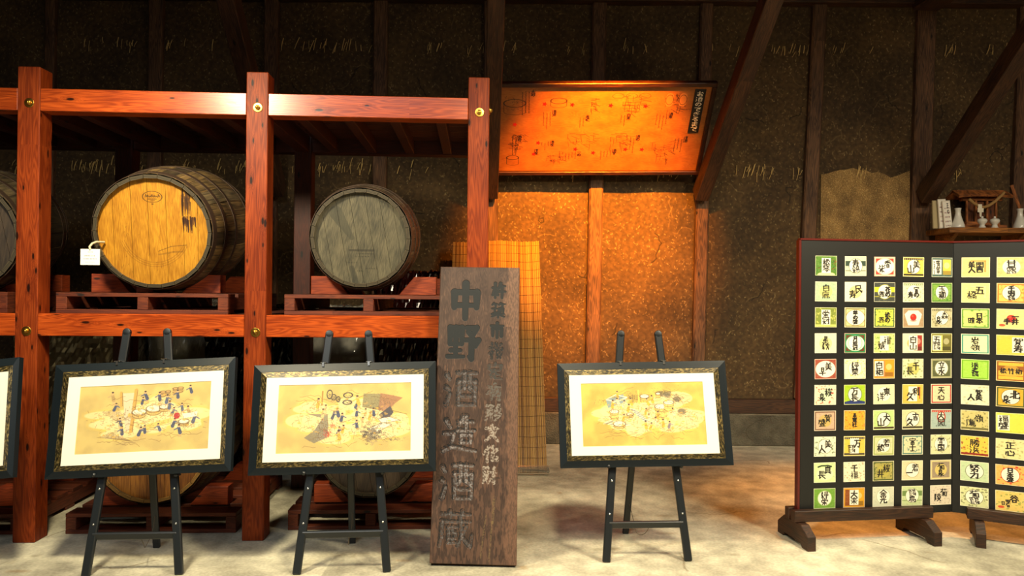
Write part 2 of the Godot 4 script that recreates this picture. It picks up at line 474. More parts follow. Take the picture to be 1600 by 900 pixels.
# straw-tempered mud over 11.2 m x 4.2 m of wall, cracked and patched
func mud() -> Array:
	var w := 2048
	var h := 768
	var big := noise(0.006, 11, 4)
	var fine := noise(0.09, 12, 3)
	var a := big.get_image(w, h).get_data()
	var b := fine.get_image(w, h).get_data()
	var cv := Cv.new(w, h)
	var bump := Cv.new(w, h, Color(0.5, 0.5, 0.5))
	for i in w * h:
		var k := (a[i] / 255.0 - 0.5) * 0.6 + (b[i] / 255.0 - 0.5) * 0.55 + 0.5
		cv.d[i * 3] = int(lerpf(50, 104, k))
		cv.d[i * 3 + 1] = int(lerpf(37, 80, k))
		cv.d[i * 3 + 2] = int(lerpf(21, 46, k))
		var q := int(60 + k * 110)
		bump.d[i * 3] = q
	var r := RandomNumberGenerator.new()
	r.seed = 5
	for k in 26000:
		var p := Vector2(r.randf() * w, r.randf() * h)
		var an := r.randf() * TAU if r.randf() < 0.4 else PI / 2 + r.randfn() * 0.5
		var l := 0.4 + r.randf() * 2.8
		var q := p + Vector2(cos(an), sin(an)) * l
		var al := r.randf_range(0.3, 1.0) * (0.65 + a[mini(int(p.y) * w + int(p.x), w * h - 1)] / 255.0 * 0.7)
		var col := mixc(Color(0.62, 0.52, 0.33), Color(0.78, 0.7, 0.5), r.randf())
		cv.line(p, q, 1.0, 0.7, col, al)
		bump.line(p, q, 1.0, 1.0, Color(1, 1, 1), 0.7)
	# longer straws that show as pale curved threads
	for k in 520:
		var p := Vector2(r.randf() * w, r.randf() * h)
		var an := r.randf() * TAU
		for s in r.randi_range(2, 6):
			an += r.randfn() * 0.5
			var q := p + Vector2(cos(an), sin(an)) * r.randf_range(3, 8)
			cv.line(p, q, 1.1, 1.0, Color(0.58, 0.49, 0.33), 0.5)
			p = q
	# cracks
	for k in 60:
		var p := Vector2(r.randf() * w, h * (0.25 + 0.7 * r.randf()))
		var an := r.randf() * TAU
		for s in r.randi_range(4, 10):
			an += r.randfn() * 0.7
			var q := p + Vector2(cos(an), sin(an)) * r.randf_range(3, 8)
			cv.line(p, q, 1.2, 1.0, Color(0.07, 0.05, 0.03), 0.7)
			bump.line(p, q, 1.6, 1.2, Color(0, 0, 0), 0.8)
			p = q
	return [cv.tex(), bump.tex()]

# trodden concrete, 7 m x 7 m
func concrete(sd: int, w: int, stains: bool) -> Array:
	var a := noise(0.004, sd, 4).get_image(w, w).get_data()
	var b := noise(0.03, sd + 1, 4).get_image(w, w).get_data()
	var c := noise(0.3, sd + 2, 2).get_image(w, w).get_data()
	var cv := Cv.new(w, w)
	var bp := Cv.new(w, w)
	for i in w * w:
		var k := (a[i] / 255.0 - 0.5) * 0.8 + (b[i] / 255.0 - 0.5) * 0.55 + (c[i] / 255.0 - 0.5) * 0.3 + 0.5
		cv.d[i * 3] = int(clampf(lerpf(116, 200, k), 0, 255))
		cv.d[i * 3 + 1] = int(clampf(lerpf(112, 195, k), 0, 255))
		cv.d[i * 3 + 2] = int(clampf(lerpf(101, 177, k), 0, 255))
		bp.d[i * 3] = int(clampf(k, 0, 1) * 120 + c[i] * 0.3)
	var r := RandomNumberGenerator.new()
	r.seed = sd
	if stains:
		for k in 260:
			var p := Vector2(r.randf() * w, r.randf() * w)
			var col := Color(0.42, 0.30, 0.17) if r.randf() < 0.3 else Color(0.40, 0.36, 0.29)
			cv.ell(p.x, p.y, r.randf_range(1, 9), r.randf_range(1, 4), col, r.randf_range(0.1, 0.4), 0.0, 3.0)
		for k in 40:
			var p := Vector2(r.randf() * w, r.randf() * w)
			var an := r.randf() * TAU
			for s in r.randi_range(4, 14):
				an += r.randfn() * 0.5
				var q := p + Vector2(cos(an), sin(an)) * r.randf_range(3, 9)
				cv.line(p, q, 1.1, 0.9, Color(0.33, 0.28, 0.2), 0.55)
				p = q
	return [cv.tex(), bp.tex()]

# the face of a barrel head: boards of slightly different oak, scuffs, stamp
func head_image(w: int, light: Color, dark: Color, tilt: float, sd: int, kind: String) -> ImageTexture:
	var r := RandomNumberGenerator.new()
	r.seed = sd
	var n1 := noise(0.012, sd, 3)
	var n2 := noise(0.06, sd + 2, 3)
	var cv := Cv.new(w, w)
	var tones := []
	for k in 12:
		tones.append(r.randf_range(-0.22, 0.22))
	for y in w:
		for x in w:
			var q := Vector2(x - w * 0.5, y - w * 0.5).rotated(-tilt)
			var u := q.x / w + 0.5
			var k: float = 0.42 + tones[clampi(int(u * 8.0), 0, 11)] + n2.get_noise_2d(q.x * 4.0, q.y * 0.2) * 0.6 + n1.get_noise_2d(x, y * 0.4) * 0.28
			var c := mixc(light, dark, k)
			var i := (y * w + x) * 3
			cv.d[i] = int(clampf(c.r, 0, 1) * 255)
			cv.d[i + 1] = int(clampf(c.g, 0, 1) * 255)
			cv.d[i + 2] = int(clampf(c.b, 0, 1) * 255)
	var s := w / 512.0
	for k in 160:
		var p := Vector2(r.randf(), r.randf()) * w
		cv.line(p, p + Vector2(r.randfn() * 3, r.randf_range(2, 12)) * s, s * 1.2, s * 0.6, dark * 0.5, r.randf_range(0.1, 0.5))
	if kind == "golden":
		var ink := Color(0.2, 0.13, 0.07)
		cv.ell(252 * s, 92 * s, 44 * s, 26 * s, ink, 0.85, 2.2 * s)
		for k in 7:
			var x := 220 + k * 9.5
			cv.path([Vector2(x, 94) * s, Vector2(x + 3, 80 + (k % 3) * 4) * s, Vector2(x + 6, 92) * s, Vector2(x + 9, 86 + (k % 2) * 5) * s], 2.4 * s, ink, 0.85)
		cv.line(Vector2(232, 103) * s, Vector2(270, 102) * s, 4 * s, 4 * s, ink, 0.6)
		cv.line(Vector2(244, 111) * s, Vector2(262, 110) * s, 3 * s, 3 * s, ink, 0.6)
		cv.rect(248 * s, 124 * s, 257 * s, 129 * s, ink, 0.8)
		# wine stain running from the bung side
		for k in 60:
			var x := r.randf_range(384, 425)
			var y0 := r.randf_range(40, 120)
			cv.line(Vector2(x, y0) * s, Vector2(x + r.randf_range(-3, 3), y0 + r.randf_range(20, 90)) * s, 4 * s, 2 * s, Color(0.16, 0.08, 0.05), 0.5)
		for k in 26:
			var x := r.randf_range(386, 446)
			cv.line(Vector2(x, r.randf_range(182, 205)) * s, Vector2(x + 2, r.randf_range(215, 262)) * s, 7 * s, 3 * s, Color(0.15, 0.07, 0.06), 0.6)
		for k in 3: # scuffed arcs
			var pts := []
			for j in 14:
				var an := lerpf(0.5, 2.75, j / 13.0)
				pts.append(Vector2(256 + cos(an) * (150 + k * 9), 236 + sin(an) * (168 + k * 10)) * s)
			cv.path(pts, 3.0 * s, Color(0.30, 0.17, 0.06), 0.28)
		cv.path([Vector2(270, 350) * s, Vector2(330, 326) * s, Vector2(400, 318) * s], 3 * s, Color(0.22, 0.14, 0.07), 0.5)
		cv.path([Vector2(272, 366) * s, Vector2(340, 352) * s, Vector2(380, 350) * s], 8 * s, Color(0.28, 0.18, 0.08), 0.25)
		for k in 30:
			var p := Vector2(r.randf_range(70, 440), r.randf_range(200, 470)) * s
			cv.line(p, p + Vector2(r.randfn() * 4, r.randf_range(2, 14)) * s, 1.6 * s, 1.0 * s, Color(0.25, 0.15, 0.05), 0.6)
	elif kind == "grey":
		var ink := Color(0.13, 0.12, 0.09)
		cv.line(Vector2(118, 118) * s, Vector2(205, 255) * s, 74 * s, 26 * s, Color(0.19, 0.19, 0.15), 0.5)
		cv.rect(190 * s, 318 * s, 330 * s, 330 * s, ink, 0.55)
		for row in [[346, 232, 328], [362, 222, 300], [396, 182, 232], [428, 282, 334], [442, 236, 268]]:
			var x: float = row[1]
			while x < row[2]:
				cv.rect(x * s, (row[0] - r.randf_range(5, 8)) * s, (x + r.randf_range(3, 7)) * s, row[0] * s, ink, 0.6)
				x += 9.0
		cv.line(Vector2(204, 420) * s, Vector2(228, 505) * s, 26 * s, 34 * s, Color(0.16, 0.16, 0.13), 0.45)
	return cv.tex()

# the carved name board, weathered: ten small characters down the right, six large ones down the left
func board_textures() -> Array:
	var w := 448
	var h := 1536
	var im := wood_image(h, w, Color(0.315, 0.235, 0.195), Color(0.195, 0.135, 0.11), 77, 7.0, 4, 0.8)
	im.rotate_90(CLOCKWISE)
	var cv := Cv.new(w, h)
	cv.d = im.get_data()
	var bp := Cv.new(w, h, Color(0.62, 0.62, 0.62))
	var wn := noise(0.03, 3, 3)
	var wear := noise(0.06, 9, 3)
	# the right edge worn to bare, paler wood; the same at the foot
	for y in h:
		for x in w:
			var e := x - (388.0 + wn.get_noise_2d(x * 0.6, y * 0.25) * 26.0) + (20.0 if y < 320 else 0.0)
			if e > -12.0:
				cv.put(x, y, Color(0.50, 0.37, 0.29), clampf((e + 12.0) / 24.0, 0.0, 0.75) * (0.75 + wn.get_noise_2d(x * 3.0, y) * 0.5))
			var f := wn.get_noise_2d(x * 1.4 + 300.0, y * 0.3) + (y - 1000.0) / 2200.0
			if f > 0.12:
				cv.put(x, y, Color(0.47, 0.34, 0.27), clampf((f - 0.12) * 2.0, 0.0, 0.5))
	# lighter runs of old paint beside the lowest character
	for q in [[285, 1290, 262, 1500, 9], [325, 1200, 320, 1330, 16], [318, 1320, 305, 1520, 9]]:
		cv.line(Vector2(q[0], q[1]), Vector2(q[2], q[3]), q[4], q[4] * 0.8, Color(0.50, 0.42, 0.27), 0.6, wear)
	var big := ["中", "野", "酒", "造", "酒", "蔵"]
	for k in 6:
		var c := Vector2(150 - k * 4.0, 166 + k * 238.0)
		var col := Color(0.07, 0.09, 0.10) if k < 2 else Color(0.09, 0.09, 0.10)
		if k == 0:
			c.y += 18.0
		var sz := Vector2(160, 186) if k == 0 else Vector2(168, 176)
		brush(cv, big[k], c, sz, 42.0, col, 1.0 if k < 2 else 0.95, null if k < 2 else wear)
		brush(bp, big[k], c, sz, 42.0, Color(0.3, 0.3, 0.3), 1.0)
		if k >= 2:
			brush(cv, big[k], c + Vector2(3, 5), sz, 22.0, Color(0.62, 0.59, 0.59), [0.0, 0.0, 0.4, 0.7, 0.65, 0.42][k], wear)
	var small := ["杵", "築", "市", "指", "定", "有", "形", "文", "化", "財"]
	for k in 10:
		var c := Vector2(330 - k * 3.2, 126 + k * 107.0)
		var col := mixc(Color(0.07, 0.085, 0.095), Color(0.62, 0.58, 0.54), clampf((k - 3) / 4.0, 0.0, 1.0))
		brush(cv, small[k], c, Vector2(74, 78), 21.0, col, 0.95, null if k < 3 else wear)
		brush(bp, small[k], c, Vector2(74, 78), 21.0, Color(0.35, 0.35, 0.35), 1.0)
	cv.line(Vector2(320, 1108), Vector2(362, 1098), 12, 8, Color(0.12, 0.09, 0.07), 0.6, wear)
	return [cv.tex(), bp.tex()]

# ---------------------------------------------------------------- bottle labels: one sheet of 10 x 7 prints
# text, how it is set (v column, d two columns, h row, l left column, n none), paper, second colour, motifs
func label_specs() -> Array:
	return [
		["松琴", "v", "4f7a22", "8a4a18", "JP"], ["寿錦", "v", "dcd9b0", "2f4434", "HC"], ["香紫", "d", "b6392c", "d8cfae", "ECF"], ["美山", "d", "ecd14e", "38321c", "TBC"], ["清澤", "l", "3f5a52", "e2c34a", "PR"],
		["白鹿", "v", "a9bf9a", "dfe79a", "XD"], ["民寿", "d", "ece6c4", "cfc8a0", "D"], ["花の露", "d", "3d4238", "d9d02c", "HC"], ["富の寿", "d", "d5d7b4", "8a9a68", "XCT"], ["玉柳", "v", "7da53e", "4d7a2a", "XCF"],
		["栄冠", "v", "7c8a33", "d9d26a", "XPB"], ["華の盛", "v", "e8dc96", "8b7b45", "EF"], ["松の露", "d", "e5e04c", "3c5a34", "FX"], ["", "n", "a78a66", "f1ead0", "MK"], ["森泉", "d", "b9b38a", "6f6a45", "TXC"],
		["星統", "v", "efeaba", "8fb3c4", "D"], ["月桂冠", "v", "6a3417", "178a50", "FEC"], ["福娘", "d", "e4e07e", "4f8a3a", "XP"], ["白山", "v", "e6d9b5", "9b2c20", "RPD"], ["五鶴", "l", "d8cf6a", "6f6a2c", "PRF"],
		["美早", "d", "9e4a35", "f4efd4", "E"], ["緑栗", "v", "cfdcc0", "e0c95a", "XC"], ["白梅", "l", "c0824a", "e79a1c", "PRF"], ["千長", "d", "dfd9a8", "5f7a3a", "DX"], ["立水", "v", "565a38", "a9a878", "FC"],
		["桜泉", "d", "cfdfb8", "b43a2c", "X"], ["万長", "v", "a3c41e", "24346e", "BC"], ["東洋", "d", "d9deac", "c3ca90", "C"], ["利久", "d", "e9b84c", "a63216", "PG"], ["天心", "v", "e0d0a4", "b01f22", "F"],
		["賀盛", "d", "c9a98a", "7c5a44", "FD"], ["星東社", "v", "e9a62c", "b8601a", "X"], ["大山", "d", "bcd884", "4a3a22", "BC"], ["吉久", "d", "d8d29c", "3f3a26", "BC"], ["大関", "v", "a3b7ac", "b8402f", "OT"],
		["美人", "d", "d7e2c4", "6a7048", "CX"], ["万鶴", "d", "e3c24a", "4a4430", "TBP"], ["若松", "d", "cfd09c", "9aa850", "FC"], ["富士", "v", "d9d4a6", "4f7a70", "FX"], ["雪国", "v", "d6d6a4", "8a8d5a", "CX"],
		["真長", "d", "cde29e", "2e3a24", "S"], ["千福", "v", "ece6c0", "b39a72", "X"], ["桜井", "d", "a9a052", "4f5a2c", "XDF"], ["若一", "d", "dcd2a4", "8c7a50", "C"], ["菊泉", "v", "9c8a70", "e3cf8a", "DF"],
		["緑栄", "v", "6f9e33", "dfe8b8", "C"], ["大楽", "v", "8c4a1c", "dca01e", "FPR"], ["金光", "v", "cfd2b6", "b2b695", "C"], ["鶴鳥", "v", "c4d39a", "6f8a4a", "HC"], ["菊陵", "d", "d9cdb4", "b9a98c", "X"],
		["関西美人", "d", "f0dc84", "c8702a", "G"], ["甘露", "v", "e8c37a", "f4dc8a", "XC"], ["五橋", "d", "f0e48c", "dfe6a8", "G"], ["千羽鶴", "v", "eec15a", "cf7a2a", "FXC"], ["日本晴", "d", "ece47c", "5d9a3a", "FX"], ["一井手", "d", "f4dc8a", "e06a2a", "KN"],
		["岩嶺", "v", "f0ecb4", "3f9a86", "F"], ["賀寿", "r", "e2c44a", "f0b414", "DP"], ["浜之鶴", "v", "a6d84a", "7cb82a", "F"], ["松竹梅", "h", "e9b83a", "9a5a1c", "FDH"], ["賀美人", "d", "e6e6c0", "b9b98c", "X"], ["北泉", "d", "e8a92c", "4a5a2a", "FC"],
		["嶺鷹", "d", "cfc27a", "6f6a3a", "XB"], ["福盛", "l", "d6dc4a", "f0dc3a", "PD"], ["勝浜", "v", "eec84a", "8a2218", "XB"], ["正心", "v", "e6dc9c", "a8a060", "X"], ["努力", "v", "c4d8a8", "5a5a44", "C"], ["日本盛", "v", "e9b45a", "d0261e", "XC"],
		["菊鶴", "v", "d8dca0", "6a6a48", "XC"], ["谷曙", "d", "e9c86a", "8a9a4a", "XN"],
	]

func label_sheet() -> ImageTexture:
	var cw := 144
	var chh := 124
	var cv := Cv.new(cw * 10, chh * 8)
	var specs := label_specs()
	var r := RandomNumberGenerator.new()
	r.seed = 21
	var ink := Color(0.10, 0.085, 0.06)
	var pale := Color(0.96, 0.94, 0.84)
	for i in specs.size():
		var sp: Array = specs[i]
		var x0 := (i % 10) * cw
		var y0 := (i / 10) * chh
		var cell := Cv.new(cw, chh, Color(sp[2]))
		var c1 := Color(sp[2])
		var c2 := Color(sp[3])
		var mo: String = sp[4]
		for k in 120: # mottled paper and small printed ornament
			cell.ell(r.randf() * cw, r.randf() * chh, r.randf_range(2, 9), r.randf_range(1, 5), mixc(c1, pale, 0.4) if k % 2 else c1.darkened(0.16), 0.25)
		if "J" in mo: # pine boughs
			for k in 36:
				var p := Vector2(r.randf() * cw, r.randf_range(10, 90))
				cell.line(p, p + Vector2(r.randf_range(-26, 26), r.randf_range(4, 16)), 5, 1.5, Color(0.14, 0.36, 0.10) if k % 3 else c2, 0.85)
			cell.ell(72, 116, 58, 14, Color(0.93, 0.87, 0.6))
		if "X" in mo:
			for k in 44:
				var p := Vector2(r.randf() * cw, r.randf() * chh)
				if (p - Vector2(72, 62)).length() > 34:
					cell.ell(p.x, p.y, r.randf_range(2, 8), r.randf_range(2, 6), c2, 0.65)
		if "H" in mo:
			cell.rect(0, 30, cw, 62, c2)
			cell.rect(0, 88, cw, 94, c2, 0.6)
		if "T" in mo:
			cell.rect(5, 6, cw - 5, 18, c2)
			for k in 9:
				cell.ell(14 + k * 14.5, 12, 3, 3, pale, 0.8)
		if "B" in mo:
			cell.poly(PackedVector2Array([Vector2(0, chh), Vector2(0, 108), Vector2(34, 100), Vector2(72, 92), Vector2(110, 100), Vector2(cw, 106), Vector2(cw, chh)]) if sp[0] == "万長" else PackedVector2Array([Vector2(0, 106), Vector2(cw, 106), Vector2(cw, 118), Vector2(0, 118)]), c2)
		if "F" in mo:
			for k in 7:
				cell.rect(4, 4 + k, cw - 4, 5 + k, c2)
				cell.rect(4, chh - 5 - k, cw - 4, chh - 4 - k, c2)
				cell.rect(4 + k, 4, 5 + k, chh - 4, c2)
				cell.rect(cw - 5 - k, 4, cw - 4 - k, chh - 4, c2)
		if "G" in mo:
			cell.rect(46, 18, 124, 26, c2, 0.7)
			cell.rect(116, 18, 124, 92, c2, 0.7)
		if "M" in mo:
			cell.poly(PackedVector2Array([Vector2(12, 40), Vector2(38, 16), Vector2(106, 16), Vector2(132, 40), Vector2(108, 110), Vector2(36, 110)]), c2)
		if "E" in mo:
			cell.ell(72, 62, 64, 50, pale, 1.0)
			cell.ell(72, 62, 64, 50, c2, 0.8, 4.0)
		if "C" in mo:
			cell.ell(72, 60, 44, 44, pale if "E" not in mo else Color(0.98, 0.96, 0.88))
			cell.ell(72, 60, 46, 46, c2, 0.7, 3.0)
		if "D" in mo:
			cell.ell(96 if sp[1] == "l" else (44 if sp[1] == "r" else 72), 62, 42, 38, mixc(Color(0.95, 0.85, 0.35), c2, 0.35), 0.7)
		if "O" in mo:
			cell.ell(72, 48, 30, 38, c2)
			cell.ell(72, 48, 22, 30, pale)
			for k in 6:
				cell.rect(36 + k * 13, 102, 43 + k * 13, 109, ink, 0.7)
		if "S" in mo:
			cell.path([Vector2(28, 26), Vector2(50, 19), Vector2(94, 19), Vector2(116, 25)], 9, c2)
			cell.ell(72, 70, 56, 40, pale, 0.55)
		if "R" in mo:
			cell.rect(78, 12, 134, 110, c2)
			cell.ell(104, 50, 20, 20, mixc(c2, pale, 0.5), 0.9)
			cell.rect(78, 84, 134, 110, c2.darkened(0.45), 0.7)
		if "P" in mo:
			var px := 8.0 if sp[1] == "l" else (78.0 if sp[1] == "r" else 42.0)
			cell.rect(px, 14, px + 60, 108, pale)
		if "K" in mo:
			cell.ell(72, 58, 22, 22, Color(0.76, 0.13, 0.09))
			cell.ell(66, 50, 8, 8, Color(0.9, 0.35, 0.25), 0.8)
			cell.ell(72, 80, 22, 8, Color(0.5, 0.3, 0.3), 0.5)
		if "N" in mo:
			cell.ell(28, 100, 16, 8, Color(0.83, 0.25, 0.14), 0.85)
		cell.rect(0, 0, cw, 3, mixc(c1, pale, 0.7))
		cell.rect(0, chh - 3, cw, chh, mixc(c1, pale, 0.7))
		cell.rect(0, 0, 3, chh, mixc(c1, pale, 0.7))
		cell.rect(cw - 3, 0, cw, chh, mixc(c1, pale, 0.7))
		var tx: String = sp[0]
		var nn := tx.length()
		var tilt := r.randf_range(-0.10, 0.06)
		for k in nn:
			match sp[1]:
				"v", "l", "r":
					var cx := 38.0 if sp[1] == "l" else (108.0 if sp[1] == "r" else 72.0)
					var s := minf(86.0 / nn, 42.0)
					brush(cell, tx[k], Vector2(cx, 61 + (k - (nn - 1) * 0.5) * s), Vector2(s * 1.1, s * 0.96), 8.0, ink, 1.0, null, tilt)
				"h":
					brush(cell, tx[k], Vector2(34 + k * 38, 62), Vector2(30, 32), 6.0, ink)
				"d":
					var right := (nn + 1) / 2 if nn > 2 else 1
					if nn == 3:
						right = 2
					var s := 32.0 if nn > 2 else 42.0
					var col := 0 if k < right else 1
					var row := k if col == 0 else k - right
					var p := Vector2(92, 46 + row * s * 0.95) if col == 0 else Vector2(52, 76 + (row - (nn - right - 1)) * s + row * 0.0)
					brush(cell, tx[k], p, Vector2(s * 1.08, s * 1.08), 8.4, ink, 1.0, null, tilt)
		for y in chh:
			for x in cw:
				var a := (y * cw + x) * 3
				var b := ((y0 + y) * cv.w + x0 + x) * 3
				cv.d[b] = cell.d[a]
				cv.d[b + 1] = cell.d[a + 1]
				cv.d[b + 2] = cell.d[a + 2]
	return cv.tex()

# ---------------------------------------------------------------- printed scenes of old sake making, in the frames on the easels
func tub(cv: Cv, x: float, y: float, rx: float, hh: float, wood: Color, fill := Color(0.96, 0.93, 0.82)) -> void:
	var ry := rx * 0.42
	var ink := Color(0.32, 0.22, 0.12)
	cv.poly(PackedVector2Array([Vector2(x - rx, y), Vector2(x + rx, y), Vector2(x + rx * 0.9, y + hh), Vector2(x - rx * 0.9, y + hh)]), wood)
	cv.ell(x, y + hh, rx * 0.9, ry * 0.9, wood)
	for f in [0.25, 0.75]:
		var pts := []
		for k in 9:
			var a := PI * k / 8.0
			pts.append(Vector2(x + cos(a) * rx * 0.97, y + hh * f + sin(a) * ry))
		cv.path(pts, 2.2, ink, 0.7)
	for k in 7:
		var q := -0.9 + k * 0.3
		cv.line(Vector2(x + rx * q, y + ry * 0.6), Vector2(x + rx * q * 0.92, y + hh + ry * 0.6), 1, 1, ink, 0.35)
	cv.ell(x, y, rx, ry, fill)
	cv.ell(x, y, rx, ry, ink, 0.8, 1.8)

func worker(cv: Cv, x: float, y: float, s: float, cloth: Color, r: RandomNumberGenerator) -> void:
	var lean := r.randf_range(-0.5, 0.5)
	var ink := Color(0.22, 0.15, 0.12)
	var skin := Color(0.86, 0.68, 0.47)
	for q in [-0.25, 0.3]:
		cv.line(Vector2(x, y), Vector2(x + q * s, y + s), 3.4 * s / 14, 2.4 * s / 14, skin, 0.9)
	var hip := Vector2(x, y)
	var neck := Vector2(x + lean * s, y - s)
	cv.line(hip, neck, s * 0.75, s * 0.55, cloth, 0.95)
	cv.line(neck, neck + Vector2(signf(lean + 0.01) * s * 0.9, s * 0.45), s * 0.28, s * 0.18, cloth.lightened(0.1), 0.95)
	cv.ell(neck.x, neck.y - s * 0.32, s * 0.28, s * 0.3, skin)
	cv.ell(neck.x, neck.y - s * 0.5, s * 0.24, s * 0.16, ink)
	for k in 3:
		cv.line(hip.lerp(neck, r.randf()) + Vector2(-s * 0.3, 0), hip.lerp(neck, r.randf()) + Vector2(s * 0.3, 0), 1, 1, ink, 0.6)

func hatch(cv: Cv, x: float, y: float, rx: float, ry: float, c: Color, nn: int, r: RandomNumberGenerator, ang := 1.3) -> void:
	for k in nn:
		var p := Vector2(x + r.randfn() * rx * 0.5, y + r.randfn() * ry * 0.5)
		var l := r.randf_range(3, 9)
		cv.line(p, p + Vector2(cos(ang + r.randfn() * 0.3), sin(ang + r.randfn() * 0.3)) * l, 1.6, 1, c, 0.6)

func print_scene(which: int) -> ImageTexture:
	var w := 640
	var h := 320
	var r := RandomNumberGenerator.new()
	r.seed = 300 + which
	var n1 := noise(0.006, 40 + which, 3)
	var n2 := noise(0.2, 50 + which, 2)
	var cv := Cv.new(w, h)
	var lo := Color(0.78, 0.66, 0.29) if which == 3 else Color(0.78, 0.68, 0.40)
	var hi := Color(0.87, 0.75, 0.34) if which == 3 else Color(0.85, 0.75, 0.44)
	for y in h:
		for x in w:
			var c := mixc(lo, hi, 0.5 + n1.get_noise_2d(x, y) * 1.2 + n2.get_noise_2d(x, y) * 0.15)
			var i := (y * w + x) * 3
			cv.d[i] = int(c.r * 255)
			cv.d[i + 1] = int(c.g * 255)
			cv.d[i + 2] = int(c.b * 255)
	var ink := Color(0.34, 0.23, 0.12)
	var yellow := Color(0.95, 0.82, 0.36)
	var blue := Color(0.22, 0.27, 0.42)
	var grey := Color(0.40, 0.38, 0.36)
	# the pale ground of the scene among clouds, with yellow hems
	var blobs := []
	for k in 26:
		blobs.append([lerpf(130, 560, k / 25.0) + r.randfn() * 16, 165 + r.randfn() * 45, r.randf_range(46, 92), r.randf_range(16, 40)])
	for q in blobs:
		cv.ell(q[0], q[1], q[2] + 12, q[3] + 9, yellow, 0.35, 0.0, 14.0)
	for q in blobs:
		cv.ell(q[0], q[1], q[2], q[3], Color(0.93, 0.85, 0.62), 0.8, 0.0, 3.0)
	for k in 14:
		var p := Vector2(r.randf_range(90, 520), r.randf_range(45, 290))
		var pts := [p]
		for j in 6:
			p += Vector2(r.randf_range(8, 22), r.randfn() * 6)
			pts.append(p)
		cv.path(pts, 1.4, ink, 0.6)
	if which == 1:
		cv.poly(PackedVector2Array([Vector2(210, 40), Vector2(275, 40), Vector2(262, 215), Vector2(235, 225)]), Color(0.86, 0.80, 0.66))
		for x in [[200, 36, 206, 100, 11], [274, 28, 262, 222, 18]]:
			cv.line(Vector2(x[0], x[1]), Vector2(x[2], x[3]), x[4], x[4], Color(0.82, 0.64, 0.30))
			cv.line(Vector2(x[0] + 6, x[1]), Vector2(x[2] + 6, x[3]), 2, 2, ink, 0.7)
		for k in 16:
			cv.line(Vector2(120 + k * 5, 130 + k * 3), Vector2(190 + k * 3, 108 + k * 4), 1.5, 1.5, ink, 0.6)
			cv.line(Vector2(100 + k * 8, 246 + k), Vector2(170 + k * 7, 226 + k * 3), 1.5, 1.5, ink, 0.6)
		cv.line(Vector2(330, 208), Vector2(450, 178), 26, 20, Color(0.90, 0.78, 0.42))
		for t in [[295, 132, 34, 22], [366, 118, 38, 22], [418, 112, 26, 18], [515, 186, 26, 16]]:
			tub(cv, t[0], t[1], t[2], t[3], Color(0.84, 0.72, 0.42))
		for t in [[405, 42, 14, 22], [430, 40, 12, 20], [465, 28, 13, 22], [490, 26, 14, 20]]:
			tub(cv, t[0], t[1], t[2], t[3], Color(0.80, 0.66, 0.38), Color(0.75, 0.6, 0.35))
		for q in [[166, 70, 0], [172, 118, 1], [212, 190, 1], [220, 232, 1], [306, 92, 1], [330, 70, 1], [392, 78, 1], [425, 92, 2], [440, 120, 2], [455, 148, 2], [480, 70, 1], [545, 48, 1], [505, 130, 2], [300, 240, 1], [330, 230, 1], [402, 222, 2], [462, 206, 1], [500, 238, 1], [560, 190, 2], [540, 150, 0]]:
			worker(cv, q[0], q[1], r.randf_range(19, 25), [Color(0.72, 0.60, 0.36), blue, Color(0.31, 0.36, 0.50)][q[2]], r)
		cv.ell(480, 158, 15, 15, Color(0.72, 0.16, 0.13))
		cv.poly(PackedVector2Array([Vector2(505, 150), Vector2(580, 142), Vector2(575, 165), Vector2(515, 172)]), Color(0.95, 0.92, 0.82))
	elif which == 2:
		cv.line(Vector2(212, 34), Vector2(210, 96), 7, 7, Color(0.66, 0.50, 0.24))
		for q in [[246, 48, 13, 20], [266, 62, 11, 13], [335, 54, 21, 12], [332, 88, 20, 10], [288, 72, 9, 12]]:
			cv.ell(q[0], q[1], q[2], q[3], Color(0.22, 0.20, 0.20), 0.9, 4.0)
			hatch(cv, q[0], q[1], q[2], q[3], Color(0.2, 0.19, 0.2), 22, r, 0.5)
		cv.poly(PackedVector2Array([Vector2(410, 48), Vector2(500, 52), Vector2(490, 130), Vector2(405, 112)]), Color(0.58, 0.54, 0.38))
		cv.poly(PackedVector2Array([Vector2(492, 48), Vector2(560, 62), Vector2(600, 72), Vector2(560, 100), Vector2(525, 138), Vector2(482, 128)]), Color(0.62, 0.42, 0.30), 0.8)
		hatch(cv, 520, 90, 44, 40, Color(0.36, 0.30, 0.25), 90, r)
		hatch(cv, 450, 90, 44, 40, Color(0.42, 0.40, 0.30), 60, r)
		cv.poly(PackedVector2Array([Vector2(485, 150), Vector2(540, 110), Vector2(556, 140), Vector2(535, 165), Vector2(500, 166)]), Color(0.29, 0.27, 0.30))
		for q in [[[480, 168], [535, 160], [590, 178], [500, 190]], [[430, 218], [500, 186], [548, 196], [470, 236]]]:
			var pl := PackedVector2Array()
			for p in q:
				pl.append(Vector2(p[0], p[1]))
			cv.poly(pl, Color(0.95, 0.91, 0.80))
			cv.path([pl[0], pl[1], pl[2], pl[3], pl[0]], 2, ink, 0.8)
		cv.line(Vector2(545, 130), Vector2(620, 150), 2.5, 2, ink, 0.8)
		for k in 150:
			var p := Vector2(452 + r.randfn() * 26, 232 + r.randfn() * 20)
			cv.ell(p.x, p.y, 5, 3, Color(0.22, 0.20, 0.20) if k % 2 else Color(0.55, 0.50, 0.42), 0.8, 1.5)
		hatch(cv, 545, 262, 60, 14, Color(0.3, 0.28, 0.28), 80, r, 0.3)
		cv.poly(PackedVector2Array([Vector2(130, 250), Vector2(180, 215), Vector2(215, 160), Vector2(140, 138), Vector2(240, 142), Vector2(245, 200), Vector2(240, 250), Vector2(180, 276)]), Color(0.46, 0.43, 0.38), 0.75)
